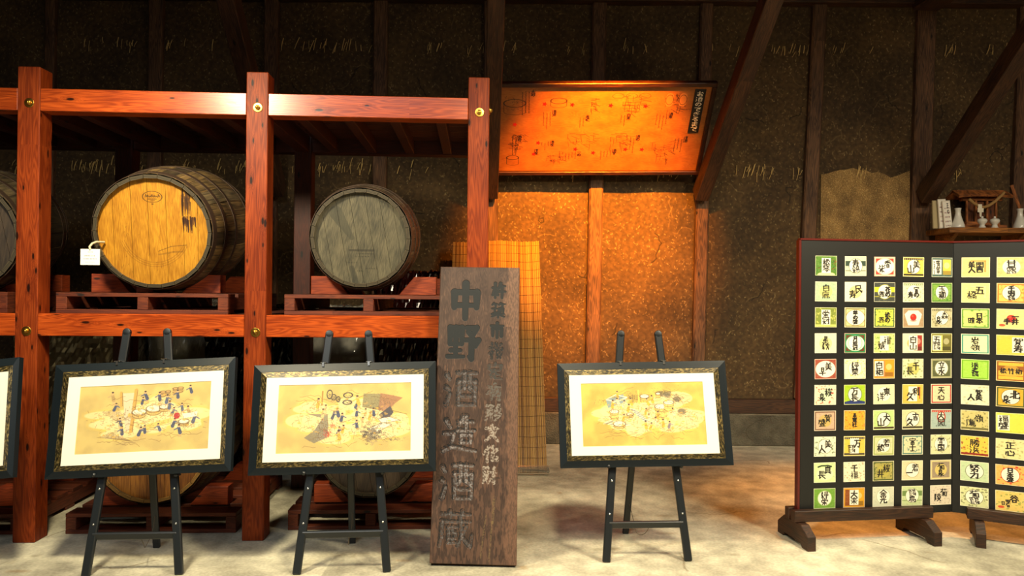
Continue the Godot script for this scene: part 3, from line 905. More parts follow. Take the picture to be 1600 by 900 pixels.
		hatch(cv, 200, 232, 50, 34, grey, 90, r)
		hatch(cv, 240, 228, 24, 24, Color(0.75, 0.17, 0.13), 110, r, 1.0)
		hatch(cv, 262, 196, 16, 14, Color(0.75, 0.22, 0.15), 50, r, 1.0)
		for q in [[190, 104, 3], [226, 128, 0], [215, 150, 0], [262, 160, 1], [292, 150, 1], [305, 172, 1], [372, 112, 1], [378, 150, 1], [388, 96, 3], [420, 150, 0], [440, 168, 3], [462, 150, 1], [382, 206, 1], [290, 236, 1], [312, 226, 3], [300, 258, 3], [405, 190, 0]]:
			worker(cv, q[0], q[1], r.randf_range(19, 25), [Color(0.85, 0.76, 0.52), blue, grey, Color(0.90, 0.70, 0.25)][q[2]], r)
	else:
		hatch(cv, 150, 92, 70, 18, Color(0.36, 0.30, 0.18), 120, r, 1.57)
		hatch(cv, 290, 76, 80, 26, Color(0.36, 0.30, 0.18), 240, r, 1.57)
		for q in [[450, 62], [500, 88], [410, 58], [520, 150]]:
			hatch(cv, q[0], q[1], 40, 26, Color(0.26, 0.23, 0.18), 90, r, 0.4)
			cv.ell(q[0], q[1], 22, 14, Color(0.34, 0.30, 0.24), 0.6, 0.0, 6.0)
		cv.poly(PackedVector2Array([Vector2(128, 84), Vector2(220, 58), Vector2(232, 98), Vector2(138, 128)]), Color(0.55, 0.62, 0.62))
		cv.path([Vector2(128, 84), Vector2(180, 60), Vector2(238, 74), Vector2(186, 96), Vector2(128, 84)], 5, Color(0.93, 0.91, 0.80))
		for k in 9: # stone flags
			cv.line(Vector2(250 + k * 8, 128 + k * 8), Vector2(300 + k * 7, 152 + k * 7), 5, 4, Color(0.50, 0.55, 0.58) if k % 2 else Color(0.93, 0.90, 0.80), 0.85)
			cv.line(Vector2(110 + k * 12, 206 + k * 2), Vector2(150 + k * 12, 190 + k * 3), 5, 4, Color(0.52, 0.56, 0.58) if k % 2 else Color(0.93, 0.90, 0.80), 0.85)
		cv.line(Vector2(300, 40), Vector2(300, 105), 9, 9, Color(0.93, 0.80, 0.38))
		for t in [[168, 146, 24, 36], [330, 70, 24, 14], [402, 58, 13, 20], [412, 124, 32, 58], [455, 104, 27, 44], [192, 208, 32, 14], [250, 160, 18, 14]]:
			tub(cv, t[0], t[1], t[2], t[3], Color(0.93, 0.82, 0.45))
		for q in [[190, 70, 3], [160, 122, 3], [196, 112, 0], [215, 120, 0], [262, 110, 3], [240, 142, 3], [212, 190, 3], [350, 112, 3], [372, 100, 3], [330, 160, 3], [345, 190, 0], [392, 180, 3], [330, 230, 3], [385, 212, 0], [420, 222, 3], [448, 230, 2], [480, 165, 0], [350, 236, 3]]:
			worker(cv, q[0], q[1], r.randf_range(18, 23), [Color(0.95, 0.89, 0.70), blue, Color(0.55, 0.50, 0.55), Color(0.94, 0.72, 0.20)][q[2]], r)
	# fine ink work through the scene, and brown hems along its clouds
	for k in 420:
		var q: Array = blobs[r.randi() % blobs.size()]
		var p := Vector2(q[0] + r.randfn() * q[2] * 0.45, q[1] + r.randfn() * q[3] * 0.7)
		var an: float = [0.1, 0.35, 1.45, 2.7][r.randi() % 4] + r.randfn() * 0.2
		cv.line(p, p + Vector2(cos(an), sin(an)) * r.randf_range(4, 20), 1.7, 1.2, ink if k % 4 else Color(0.62, 0.46, 0.18), 0.62)
	for k in 70:
		var q: Array = blobs[r.randi() % blobs.size()]
		var p := Vector2(q[0] + r.randfn() * q[2] * 0.4, q[1] + r.randfn() * q[3] * 0.6)
		cv.ell(p.x, p.y, r.randf_range(4, 10), r.randf_range(2, 5), Color(0.90, 0.70, 0.26) if k % 3 else Color(0.75, 0.62, 0.36), 0.6)
	for s in [-1, 1]:
		for k in 9:
			var p := Vector2(100 + k * 50 + r.randfn() * 12, 165 + s * (92 + r.randfn() * 16))
			var pts := [p]
			for j in 5:
				p += Vector2(r.randf_range(8, 16), r.randfn() * 6)
				pts.append(p)
			cv.path(pts, 1.8, Color(0.50, 0.36, 0.16), 0.6)
	return cv.tex()

# the varnished panel on how sake is made: line drawings, columns of small print, red leaf arrows
func panel_print() -> ImageTexture:
	var w := 1280
	var h := 624
	var im := wood_image(w, h, Color(0.72, 0.44, 0.17), Color(0.57, 0.31, 0.10), 91, 6.0, 0, 0.7)
	var cv := Cv.new(w, h)
	cv.d = im.get_data()
	var ink := Color(0.20, 0.10, 0.045)
	var red := Color(0.80, 0.05, 0.06)
	var r := RandomNumberGenerator.new()
	r.seed = 8
	for q in [[292, 122], [458, 128], [690, 134], [900, 140], [112, 268], [258, 406], [232, 492], [494, 456], [608, 484], [810, 458], [914, 460]]:
		for k in 5: # leaf-shaped arrow
			var a := TAU * k / 5.0
			cv.line(Vector2(q[0], q[1]), Vector2(q[0] + cos(a) * 13, q[1] + sin(a) * 13), 12, 5, red)
	var col := func(x: float, y: float, n2: int, s: float) -> void:
		for k in n2:
			for j in 3:
				cv.line(Vector2(x + r.randf_range(-3, 3) * s, y + k * 9 * s), Vector2(x + r.randf_range(-3, 3) * s, y + (k * 9 + r.randf_range(2, 6)) * s), 2.6 * s, 2.4 * s, ink, 0.8)
	# [title, x, y, columns, height of columns in letters]
	for q in [["酒米", 1062, 196, 4, 12], ["白米", 806, 204, 2, 9], ["米代", 556, 214, 2, 10], ["酒造", 352, 176, 3, 13], ["酒の", 142, 360, 2, 16], ["酒水", 346, 400, 3, 6], ["酒香", 742, 466, 4, 9], ["清水", 248, 464, 0, 0], ["酒の", 880, 360, 2, 13], ["清酒", 1180, 372, 3, 14], ["大の", 222, 36, 3, 20], ["一の", 520, 478, 6, 6]]:
		brush(cv, (q[0] as String)[0], Vector2(q[1], q[2]), Vector2(24, 22), 6.0, ink)
		brush(cv, (q[0] as String)[1], Vector2(q[1], q[2] + 21), Vector2(24, 22), 6.0, ink)
		for k in q[3]:
			(col as Callable).call(q[1] - 24 - k * 20, q[2] + r.randf_range(-4, 14), q[4] - r.randi_range(0, 4), 1.0)
	for t in [[112, 116, 66, 62], [376, 100, 48, 34], [98, 520, 38, 48]]: # vats
		cv.ell(t[0], t[1], t[2], t[2] * 0.42, ink, 0.85, 3.4)
		cv.line(Vector2(t[0] - t[2], t[1]), Vector2(t[0] - t[2], t[1] + t[3]), 3.4, 3.4, ink, 0.85)
		cv.line(Vector2(t[0] + t[2], t[1]), Vector2(t[0] + t[2], t[1] + t[3]), 3.4, 3.4, ink, 0.85)
		var pts := []
		for k in 9:
			var a := PI * k / 8.0
			pts.append(Vector2(t[0] + cos(a) * t[2], t[1] + t[3] + sin(a) * t[2] * 0.3))
		cv.path(pts, 2.4, ink, 0.75)
	for k in 22: # figures and tools over the first vat
		var p := Vector2(r.randf_range(56, 170), r.randf_range(76, 168))
		cv.line(p, p + Vector2(r.randf_range(-16, 16), r.randf_range(-22, 22)), 2, 2, ink, 0.7)
	for q in [[570, 70, 600, 170], [760, 60, 880, 190], [1010, 50, 1130, 190], [440, 330, 620, 420], [700, 330, 820, 430], [960, 400, 1090, 530], [90, 340, 180, 400], [70, 400, 140, 460], [310, 500, 420, 545]]:
		var a := Vector2(q[0], q[1])
		var b := Vector2(q[2], q[3])
		for k in 30:
			var p := Vector2(lerpf(a.x, b.x, r.randf()), lerpf(a.y, b.y, r.randf()))
			var an: float = [0.05, 1.5, 0.5][k % 3] + r.randfn() * 0.15
			var l := minf((b - a).length() * 0.35, 60.0)
			cv.line(p, p + Vector2(cos(an), sin(an)) * l * r.randf_range(0.3, 1.0), 2.8, 2.4, ink, 0.8)
	for k in 4: # steaming box
		cv.line(Vector2(775, 110 + k * 22), Vector2(865, 112 + k * 22), 2.5, 2.5, ink, 0.8)
		cv.line(Vector2(775 + k * 30, 110), Vector2(775 + k * 30, 176), 2.5, 2.5, ink, 0.8)
	for k in 3:
		cv.ell(730 + k * 80, 68, 34, 18, ink, 0.6, 2.2)
	for x in [1040, 1120]:
		cv.line(Vector2(x, 70), Vector2(x, 120), 44, 44, Color(0.80, 0.50, 0.22))
		cv.ell(x, 96, 22, 34, ink, 0.8, 2.4)
	return cv.tex()

func plaque_print() -> ImageTexture:
	var cv := Cv.new(80, 400, Color(0.055, 0.04, 0.035))
	var s := "お酒のできるまで"
	for k in s.length():
		brush(cv, s[k], Vector2(40, 34 + k * 47.5), Vector2(50, 42), 7.0, Color(0.93, 0.88, 0.75))
	return cv.tex()

# mottled gilt of the inner frames
func gilt_image() -> ImageTexture:
	var cv := Cv.new(512, 32, Color(0.40, 0.34, 0.20))
	var r := RandomNumberGenerator.new()
	r.seed = 14
	for k in 900:
		var c: Color = [Color(0.09, 0.09, 0.06), Color(0.14, 0.13, 0.08), Color(0.62, 0.54, 0.32), Color(0.28, 0.24, 0.12)][k % 4]
		cv.ell(r.randf() * 512, r.randf() * 32, r.randf_range(1, 6), r.randf_range(1, 5), c, 0.7)
	return cv.tex()

func card_print(lines: int, big: String, red_bits: bool) -> ImageTexture:
	var cv := Cv.new(96, 128, Color(0.95, 0.93, 0.88))
	var r := RandomNumberGenerator.new()
	r.seed = 60 + lines
	var ink := Color(0.12, 0.1, 0.1)
	for k in big.length():
		brush(cv, big[k], Vector2(60, 20 + k * 27), Vector2(26, 25), 5.0, ink)
	for k in lines:
		for j in 9:
			cv.rect(10 + j * 8.5, 30 + k * 22, 10 + j * 8.5 + r.randf_range(2, 6), 36 + k * 22 + r.randf_range(0, 3), Color(0.7, 0.12, 0.1) if red_bits and j % 3 == 0 else ink, 0.75)
	return cv.tex()

# ---------------------------------------------------------------- builders
const ROLL := 0.009    # the camera is held half a degree off level

# the point that shows at a pixel of the photograph, at a given distance
func eye_at(px: float, py: float, d: float) -> Vector3:
	var dx := px - 800.0
	var dy := py - HOR
	return Vector3((dx + dy * ROLL) * d / F, EYE + (dx * ROLL - dy) * d / F, -d)

# the point of the floor that shows at a pixel
func floor_at(px: float, py: float) -> Vector3:
	return eye_at(px, py, EYE * F / (py - HOR - (px - 800.0) * ROLL))

func wood_box(c: Vector3, s: Vector3, g: int, bev := 0.003) -> ArrayMesh:
	var b := Mb.new()
	b.box(c, s, Basis(), bev, g, Vector2(3.2, 0.4), off())
	return b.mesh()

# ---- the rack
func build_rack() -> void:
	var p1 := floor_at(20, 848)
	var p2 := floor_at(378, 845)
	var dir := (p2 - p1)
	var turn := atan2(-dir.z, dir.x)
	var sp := 1.219
	var rack := thing("timber_rack", "tall red-stained timber rack holding barrels on two levels along the left", "rack", p1, turn)
	var dep := 1.17
	var ps := 0.118
	var hh := 2.58
	for k in range(-1, 3):
		var x := k * sp + ps * 0.5
		for zz in [-ps * 0.5, -dep + ps * 0.5]:
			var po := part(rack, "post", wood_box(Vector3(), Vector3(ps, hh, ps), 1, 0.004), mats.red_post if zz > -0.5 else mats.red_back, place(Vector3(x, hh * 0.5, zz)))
			if zz > -0.5:
				for by in [2.383, 1.146]:
					var b := Mb.new()
					b.lathe([Vector2(0, 0.004), Vector2(0.024, 0.004), Vector2(0.026, 0.002), Vector2(0.026, 0.0)].map(func(q): return Vector2(q.x, q.y)), 20)
					b.lathe([Vector2(0, 0.016), Vector2(0.011, 0.016), Vector2(0.0145, 0.012), Vector2(0.0145, 0.003)], 6)
					b.lathe([Vector2(0, 0.021), Vector2(0.006, 0.021), Vector2(0.008, 0.016)], 10)
					part(po, "bolt", b.mesh(), mats.brass, place(Vector3(0.004, by - hh * 0.5, ps * 0.5), PI / 2))
					if k == 2 and by > 2.0:
						part(po, "bolt", b.mesh(), mats.brass, place(Vector3(ps * 0.5, by - hh * 0.5 + 0.03, -0.01), 0, 0, -PI / 2))
		for by in [2.4025, 1.18]:
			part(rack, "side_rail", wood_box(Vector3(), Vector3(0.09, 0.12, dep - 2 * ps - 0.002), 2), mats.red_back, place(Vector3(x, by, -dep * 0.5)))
	for k in range(-1, 2):
		var x0 := k * sp + ps
		var x1 := (k + 1) * sp
		var l := x1 - x0 - 0.001
		for by in [2.4025, 1.18]:
			part(rack, "beam", wood_box(Vector3(), Vector3(l, 0.121, 0.105), 0), mats.red_gloss, place(Vector3((x0 + x1) * 0.5, by, -0.0545)))
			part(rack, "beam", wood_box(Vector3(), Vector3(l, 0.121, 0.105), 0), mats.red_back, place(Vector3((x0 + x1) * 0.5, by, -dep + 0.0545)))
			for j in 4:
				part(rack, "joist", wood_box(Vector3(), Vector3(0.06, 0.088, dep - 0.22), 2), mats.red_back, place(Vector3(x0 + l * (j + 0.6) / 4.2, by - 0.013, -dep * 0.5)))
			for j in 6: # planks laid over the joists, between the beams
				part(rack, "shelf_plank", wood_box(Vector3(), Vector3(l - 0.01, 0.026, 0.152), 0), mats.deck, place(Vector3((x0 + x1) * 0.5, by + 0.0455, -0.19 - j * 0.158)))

# ---- a pallet with two pairs of wedges nailed on
func pallet(label: String, pos: Vector3, turn: float, group: String, w := 0.94) -> void:
	var t := thing("pallet", label, "pallet", pos, turn, group)
	var dp := 0.98
	for j in 3:
		part(t, "stringer", wood_box(Vector3(), Vector3(0.058, 0.071, dp), 2, 0.003), mats.pallet, place(Vector3(0.029 + (w - 0.058) * j * 0.5, 0.0575, -dp * 0.5)))
	for j in 6:
		part(t, "deck_board", wood_box(Vector3(), Vector3(w, 0.022, 0.118), 0, 0.002), mats.pallet_b if j % 2 else mats.pallet, place(Vector3(w * 0.5, 0.104, -0.059 - j * (dp - 0.118) / 5.0)))
	for j in 3:
		part(t, "bottom_board", wood_box(Vector3(), Vector3(w, 0.022, 0.10), 0, 0.002), mats.pallet, place(Vector3(w * 0.5, 0.011, -0.05 - j * (dp - 0.10) / 2.0)))
	for zz in [-0.19, -0.74]:
		for s in [-1, 1]:
			var b := Mb.new()
			b.prism(PackedVector2Array([Vector2(s * 0.365, 0), Vector2(s * 0.365, 0.108), Vector2(s * 0.235, 0.108), Vector2(s * 0.145, 0)]), -0.045, 0.045, Transform3D(), Vector2(1 / 3.2, 2.5), off(), 0.003)
			part(t, "wedge", b.mesh(), mats.wedge, place(Vector3(w * 0.5 + 0.01, 0.1151, zz)))

# ---- a barrel lying with its head to the front
func barrel(label: String, front: Vector3, mid: Vector3, r: float, big: float, head: Material, stave_mats: Array, rim: Material, group := "") -> void:
	var ax := (mid - front).normalized()
	var l := (mid - front).length() * 2.0
	var zz := -ax
	var xx := Vector3.UP.cross(zz).normalized()
	var yy := zz.cross(xx)
	var t := thing("barrel", label, "barrel", Vector3(), 0.0, group)
	t.transform = Transform3D(Basis(xx, yy, zz), mid - yy * big)
	var up := Vector3(0, big, 0)
	var rad := func(z: float) -> float: return big - (big - r) * pow(2.0 * z / l, 2.0)
	var ns := 26
	var half := PI / ns
	var steps := 14
	var meshes := []
	for variant in 2:
		var b := Mb.new()
		var u0 := off()
		var wig := 0.0012 * (1 - 2 * variant)
		var sec := [Vector2(-half, -0.024), Vector2(-half, -0.003), Vector2(-half * 0.9, 0.0 + wig), Vector2(0, 0.0005 + wig), Vector2(half * 0.9, 0.0 + wig), Vector2(half, -0.003), Vector2(half, -0.024), Vector2(-half, -0.024)]
		for i in steps:
			var z0 := -l * 0.5 + l * i / steps
			var z1 := -l * 0.5 + l * (i + 1) / steps
			for j in sec.size() - 1:
				var pts := []
				var nrm := []
				var uv := []
				for w in [[z0, j], [z1, j], [z1, j + 1], [z0, j + 1]]:
					var q: Vector2 = sec[w[1]]
					var rr: float = (rad as Callable).call(w[0]) + q.y
					pts.append(Vector3(sin(q.x) * rr, cos(q.x) * rr, w[0]))
					uv.append(u0 + Vector2(w[0] / 3.2, q.x * big / 0.4 + q.y))
					var nv := Vector3(sin(q.x), cos(q.x), 4.0 * (big - r) * w[0] / (l * l) * 2.0)
					if j == 0:
						nv = Vector3(-1, 0, 0)
					elif j == 5:
						nv = Vector3(1, 0, 0)
					elif j == 6:
						nv = Vector3(0, -1, 0)
					elif j == 1:
						nv += Vector3(-0.5, 0, 0)
					elif j == 4:
						nv += Vector3(0.5, 0, 0)
					nrm.append(nv.normalized())
				b.quad_s(pts, nrm, uv)
		# the chime: end grain of the stave
		var e := Mb.new()
		for s in [1, -1]:
			var re: float = (rad as Callable).call(l * 0.5)
			var q := []
			for p in [Vector2(-half * 0.97, -0.024), Vector2(half * 0.97, -0.024), Vector2(half * 0.97, -0.004), Vector2(-half * 0.97, -0.004)]:
				q.append(Vector3(sin(p.x) * (re + p.y), cos(p.x) * (re + p.y), s * (l * 0.5 + 0.0005)))
			(e if s == 1 else b).quad(q[0], q[1], q[2], q[3], Vector3(0, 0, s), Vector2(0.1, 0.1), Vector2(0.12, 0.1), Vector2(0.12, 0.2), Vector2(0.1, 0.2))
		meshes.append(b.mesh())
		meshes.append(e.mesh())
	for k in ns:
		var xf := Transform3D(Basis(Vector3(0, 0, 1), -TAU * k / ns), up)
		var v := k % 2
		var st := part(t, "stave", meshes[v * 2], stave_mats[(k * 7 + k / 3) % stave_mats.size()], xf)
		part(st, "chime", meshes[v * 2 + 1], rim)
	# hoops
	for q in [0.47, 0.33, 0.17]:
		for s in [-1, 1]:
			var z0: float = s * q * l
			var hw := 0.019 if q > 0.4 else 0.016
			var prof := []
			for w in [[-hw, 0.0], [-hw, 0.0035], [hw, 0.0035], [hw, 0.0]]:
				prof.append(Vector2((rad as Callable).call(z0 + w[0]) + w[1], z0 + w[0]))
			var b := Mb.new()
			# flat faces: each strip on its own
			for j in 3:
				b.lathe([prof[j], prof[j + 1]], 52)
			part(t, "hoop", b.mesh(), mats.hoop, Transform3D(Basis(Vector3(1, 0, 0), PI / 2), up))
	# bung on top
	# heads: boards cut to the circle, sunk below the chime
	var ri: float = (rad as Callable).call(l * 0.5 - 0.02) - 0.0235
	var cuts := [-1.0, -0.72, -0.40, -0.10, 0.22, 0.52, 0.78, 1.0]
	var tilt := 0.0 if head == mats.head_golden or head == mats.head_brown else 0.17
	for k in cuts.size() - 1:
		var pl := PackedVector2Array()
		var a0: float = cuts[k]
		var a1: float = cuts[k + 1]
		for j in 13:
			var x := lerpf(a0 + 0.003, a1 - 0.003, j / 12.0)
			pl.append(Vector2(x, -sqrt(maxf(0.0, 1.0 - x * x))) * ri)
		for j in 13:
			var x := lerpf(a1 - 0.003, a0 + 0.003, j / 12.0)
			pl.append(Vector2(x, sqrt(maxf(0.0, 1.0 - x * x))) * ri)
		var rot := PackedVector2Array()
		for p in pl:
			var pr := p.rotated(tilt)
			if rot.is_empty() or rot[-1].distance_to(pr) > 0.0005:
				rot.append(pr)
		if rot[0].distance_to(rot[-1]) < 0.0005:
			rot.remove_at(rot.size() - 1)
		var b := Mb.new()
		b.prism(rot, -0.02, 0.0, Transform3D(), Vector2(0.5 / ri, -0.5 / ri), Vector2(0.5, 0.5), 0.0)
		part(t, "head_board", b.mesh(), head, Transform3D(Basis(), up + Vector3(0, 0, l * 0.5 - 0.028)))
	var bk := Mb.new()
	bk.lathe([Vector2(0, 0.012), Vector2(ri, 0.012), Vector2(ri, -0.012), Vector2(0, -0.012)], 40)
	part(t, "rear_head", bk.mesh(), stave_mats[0], Transform3D(Basis(Vector3(1, 0, 0), PI / 2), up + Vector3(0, 0, -l * 0.5 + 0.04)))

# ---- an easel of black bars and the frame that stands on it
func easel(label: String, fl: Vector3, fr: Vector3, rear: Vector3, tl: Vector3, tr: Vector3, bar_h: float) -> void:
	var base := (fl + fr) * 0.5
	base.y = 0.0
	var t := thing("easel", label, "easel", base, 0.0, "black easels with framed prints")
	var o := func(p: Vector3) -> Vector3: return p - base
	var side := (fr - fl).normalized()
	for q in [[fl, tl], [fr, tr]]:
		var b := Mb.new()
		b.bar((o as Callable).call(q[0]), (o as Callable).call(q[1]), 0.040, 0.024, side, 0.005)
		var a: Vector3 = (o as Callable).call(q[1])
		var d: Vector3 = (q[1] - q[0]).normalized()
		var z := side.cross(d).normalized()
		# rounded top of the bar
		var cap := Mb.new()
		var leg := part(t, "leg", b.mesh(), mats.black)
		cap.lathe([Vector2(0, 0.012), Vector2(0.017, 0.012), Vector2(0.02, 0.009), Vector2(0.02, -0.009), Vector2(0.017, -0.012), Vector2(0, -0.012)], 20)
		part(leg, "rounded_tip", cap.mesh(), mats.black, Transform3D(Basis(d, z, d.cross(z)), a))
		for f in [0.20, 0.34]:
			var s := Mb.new()
			s.lathe([Vector2(0, 0.003), Vector2(0.004, 0.002), Vector2(0.005, 0)], 10)
			part(leg, "screw", s.mesh(), mats.steel, Transform3D(Basis(side, z, side.cross(z)), a.lerp((o as Callable).call(q[0]), 1.0 - f) + z * 0.0125))
		# the peg that carries the frame
		var k := Mb.new()
		k.lathe([Vector2(0, 0.034), Vector2(0.008, 0.032), Vector2(0.011, 0.024), Vector2(0.008, 0.014), Vector2(0.006, 0.0), Vector2(0.006, -0.03)], 14)
		var f2: float = bar_h / maxf(q[1].y, 0.1)
		part(t, "peg", k.mesh(), mats.black, Transform3D(Basis(side, z, side.cross(z)), (o as Callable).call((q[0] as Vector3).lerp(q[1], f2)) + z * 0.012 + side * (-0.026 if q[0] == fl else 0.02)))
		# clip at the top edge of the frame
	var f := 0.178 / tl.y
	var cb := Mb.new()
	cb.bar((o as Callable).call(fl.lerp(tl, f)), (o as Callable).call(fr.lerp(tr, f)), 0.036, 0.018, Vector3(0, 1, 0.2).normalized(), 0.004)
	part(t, "crossbar", cb.mesh(), mats.black)
	var hinge := fl.lerp(tl, 0.80).lerp(fr.lerp(tr, 0.80), 0.5)
	var hb := Mb.new()
	hb.bar((o as Callable).call(fl.lerp(tl, 0.80)), (o as Callable).call(fr.lerp(tr, 0.80)), 0.036, 0.018, Vector3(0, 1, 0.2).normalized(), 0.004)
	part(t, "crossbar", hb.mesh(), mats.black)
	var rl := Mb.new()
	rl.bar((o as Callable).call(rear), (o as Callable).call(hinge + Vector3(0, 0, -0.026)), 0.036, 0.02, side, 0.004)
	part(t, "rear_leg", rl.mesh(), mats.black)
	var m := (o as Callable).call(fl.lerp(tl, f).lerp(fr.lerp(tr, f), 0.55)) as Vector3
	var e := (o as Callable).call(rear.lerp(hinge, 0.2)) as Vector3
	var pts := []
	for k in 13:
		var s := k / 12.0
		pts.append(m.lerp(e, s) + Vector3(sin(s * 9.0) * 0.006, -0.11 * sin(PI * s), 0))
	var ch := Mb.new()
	ch.tube(pts, 0.0016, 6)
	part(t, "cord", ch.mesh(), mats.cord)

func framed_print(label: String, bl: Vector3, br: Vector3, tl: Vector3, tr: Vector3, art: Material, clips: Array) -> void:
	var bc := (bl + br) * 0.5
	var tc := (tl + tr) * 0.5
	var w := ((br - bl).length() + (tr - tl).length()) * 0.5
	var h := (tc - bc).length()
	var yy := (tc - bc).normalized()
	var xx := (br - bl).normalized()
	xx = (xx - yy * xx.dot(yy)).normalized()
	var zz := xx.cross(yy)
	var t := thing("framed_print", label, "picture", Vector3(), 0.0, "framed brewing scenes on easels")
	t.transform = Transform3D(Basis(xx, yy, zz), bc)
	var bars := func(x0: float, y0: float, x1: float, y1: float, wd: float, z_out: float, z_in: float, z_back: float) -> Array:
		var out := []
		var oc := [Vector2(x0, y0), Vector2(x1, y0), Vector2(x1, y1), Vector2(x0, y1)]
		var ic := [Vector2(x0 + wd, y0 + wd), Vector2(x1 - wd, y0 + wd), Vector2(x1 - wd, y1 - wd), Vector2(x0 + wd, y1 - wd)]
		for k in 4:
			var a: Vector2 = oc[k]
			var b2: Vector2 = oc[(k + 1) % 4]
			var c: Vector2 = ic[(k + 1) % 4]
			var d: Vector2 = ic[k]
			var l := (b2 - a).length()
			var dirv := (b2 - a) / l
			var outn := Vector3(dirv.y, -dirv.x, 0)
			var mb := Mb.new()
			var v3 := func(p: Vector2, z: float) -> Vector3: return Vector3(p.x, p.y, z)
			var mo := a.lerp(d, 0.3)
			var mo2 := b2.lerp(c, 0.3)
			var zm := z_out
			var slope := (Vector3(0, 0, 1) * wd - outn * (z_in - z_out)).normalized()
			var u := l / 0.9
			mb.quad((v3 as Callable).call(a, z_out - 0.004), (v3 as Callable).call(b2, z_out - 0.004), (v3 as Callable).call(mo2, zm), (v3 as Callable).call(mo, zm), (Vector3(0, 0, 1) + outn * 0.3).normalized(), Vector2(0, 0), Vector2(u, 0), Vector2(u, 0.3), Vector2(0, 0.3))
			mb.quad((v3 as Callable).call(mo, zm), (v3 as Callable).call(mo2, zm), (v3 as Callable).call(c, z_in), (v3 as Callable).call(d, z_in), slope, Vector2(0, 0.3), Vector2(u, 0.3), Vector2(u, 1), Vector2(0, 1))
			mb.quad((v3 as Callable).call(a, z_back), (v3 as Callable).call(b2, z_back), (v3 as Callable).call(b2, z_out - 0.004), (v3 as Callable).call(a, z_out - 0.004), outn)
			mb.quad((v3 as Callable).call(d, z_back), (v3 as Callable).call(c, z_back), (v3 as Callable).call(c, z_in), (v3 as Callable).call(d, z_in), -outn)
			mb.quad((v3 as Callable).call(a, z_back), (v3 as Callable).call(b2, z_back), (v3 as Callable).call(c, z_back), (v3 as Callable).call(d, z_back), Vector3(0, 0, -1))
			out.append(mb.mesh())
		return out
	var fw := 0.036
	for me in (bars as Callable).call(-w * 0.5, 0.0, w * 0.5, h, fw, 0.016, 0.004, -0.02):
		part(t, "frame_bar", me, mats.frame_black)
	for me in (bars as Callable).call(-w * 0.5 + fw, fw, w * 0.5 - fw, h - fw, 0.026, 0.006, -0.004, -0.014):
		part(t, "gilt_bar", me, mats.gilt)
	var i := fw + 0.024
	var mw := w - 2 * i
	var mh := h - 2 * i
	var pw := mw * 0.835
	var ph := pw * 0.505
	var mm := Mb.new()
	var oy := 0.0
	var oc := [Vector2(-mw / 2, -mh / 2), Vector2(mw / 2, -mh / 2), Vector2(mw / 2, mh / 2), Vector2(-mw / 2, mh / 2)]
	var ic := [Vector2(-pw / 2, -ph / 2 + oy), Vector2(pw / 2, -ph / 2 + oy), Vector2(pw / 2, ph / 2 + oy), Vector2(-pw / 2, ph / 2 + oy)]
	for k in 4:
		var a: Vector2 = oc[k]
		var b: Vector2 = oc[(k + 1) % 4]
		var c: Vector2 = ic[(k + 1) % 4]
		var d: Vector2 = ic[k]
		mm.quad(Vector3(a.x, a.y, 0), Vector3(b.x, b.y, 0), Vector3(c.x, c.y, 0), Vector3(d.x, d.y, 0), Vector3(0, 0, 1))
		var e := (d - c).normalized()
		mm.quad(Vector3(c.x, c.y, 0), Vector3(d.x, d.y, 0), Vector3(d.x, d.y, -0.003), Vector3(c.x, c.y, -0.003), Vector3(e.y, -e.x, 0))
	part(t, "mat_board", mm.mesh(), mats.mat_board, place(Vector3(0, h * 0.5, -0.006)))
	var pm := Mb.new()
	pm.quad(Vector3(-pw / 2, -ph / 2, 0), Vector3(pw / 2, -ph / 2, 0), Vector3(pw / 2, ph / 2, 0), Vector3(-pw / 2, ph / 2, 0), Vector3(0, 0, 1))
	part(t, "print", pm.mesh(), art, place(Vector3(0, h * 0.5, -0.0085)))
	part(t, "backing", wood_box(Vector3(), Vector3(mw + 0.03, mh + 0.03, 0.004), 0, 0.0), mats.backing, place(Vector3(0, h * 0.5, -0.0125)))
	var gm := Mb.new()
	gm.quad(Vector3(-mw / 2, -mh / 2, 0), Vector3(mw / 2, -mh / 2, 0), Vector3(mw / 2, mh / 2, 0), Vector3(-mw / 2, mh / 2, 0), Vector3(0, 0, 1))
	part(t, "glass_pane", gm.mesh(), mats.pane, place(Vector3(0, h * 0.5, -0.0045)))
	for leg_at in clips:
		var cx: float = (t.transform.affine_inverse() * (leg_at as Vector3)).x
		var c := Mb.new()
		c.box(Vector3(0, 0.006, -0.004), Vector3(0.03, 0.003, 0.04), Basis(), 0.001)
		c.box(Vector3(0, -0.004, 0.0155), Vector3(0.012, 0.022, 0.002), Basis(), 0.0005)
		part(t, "clip", c.mesh(), mats.steel, place(Vector3(cx, h, 0.0)))

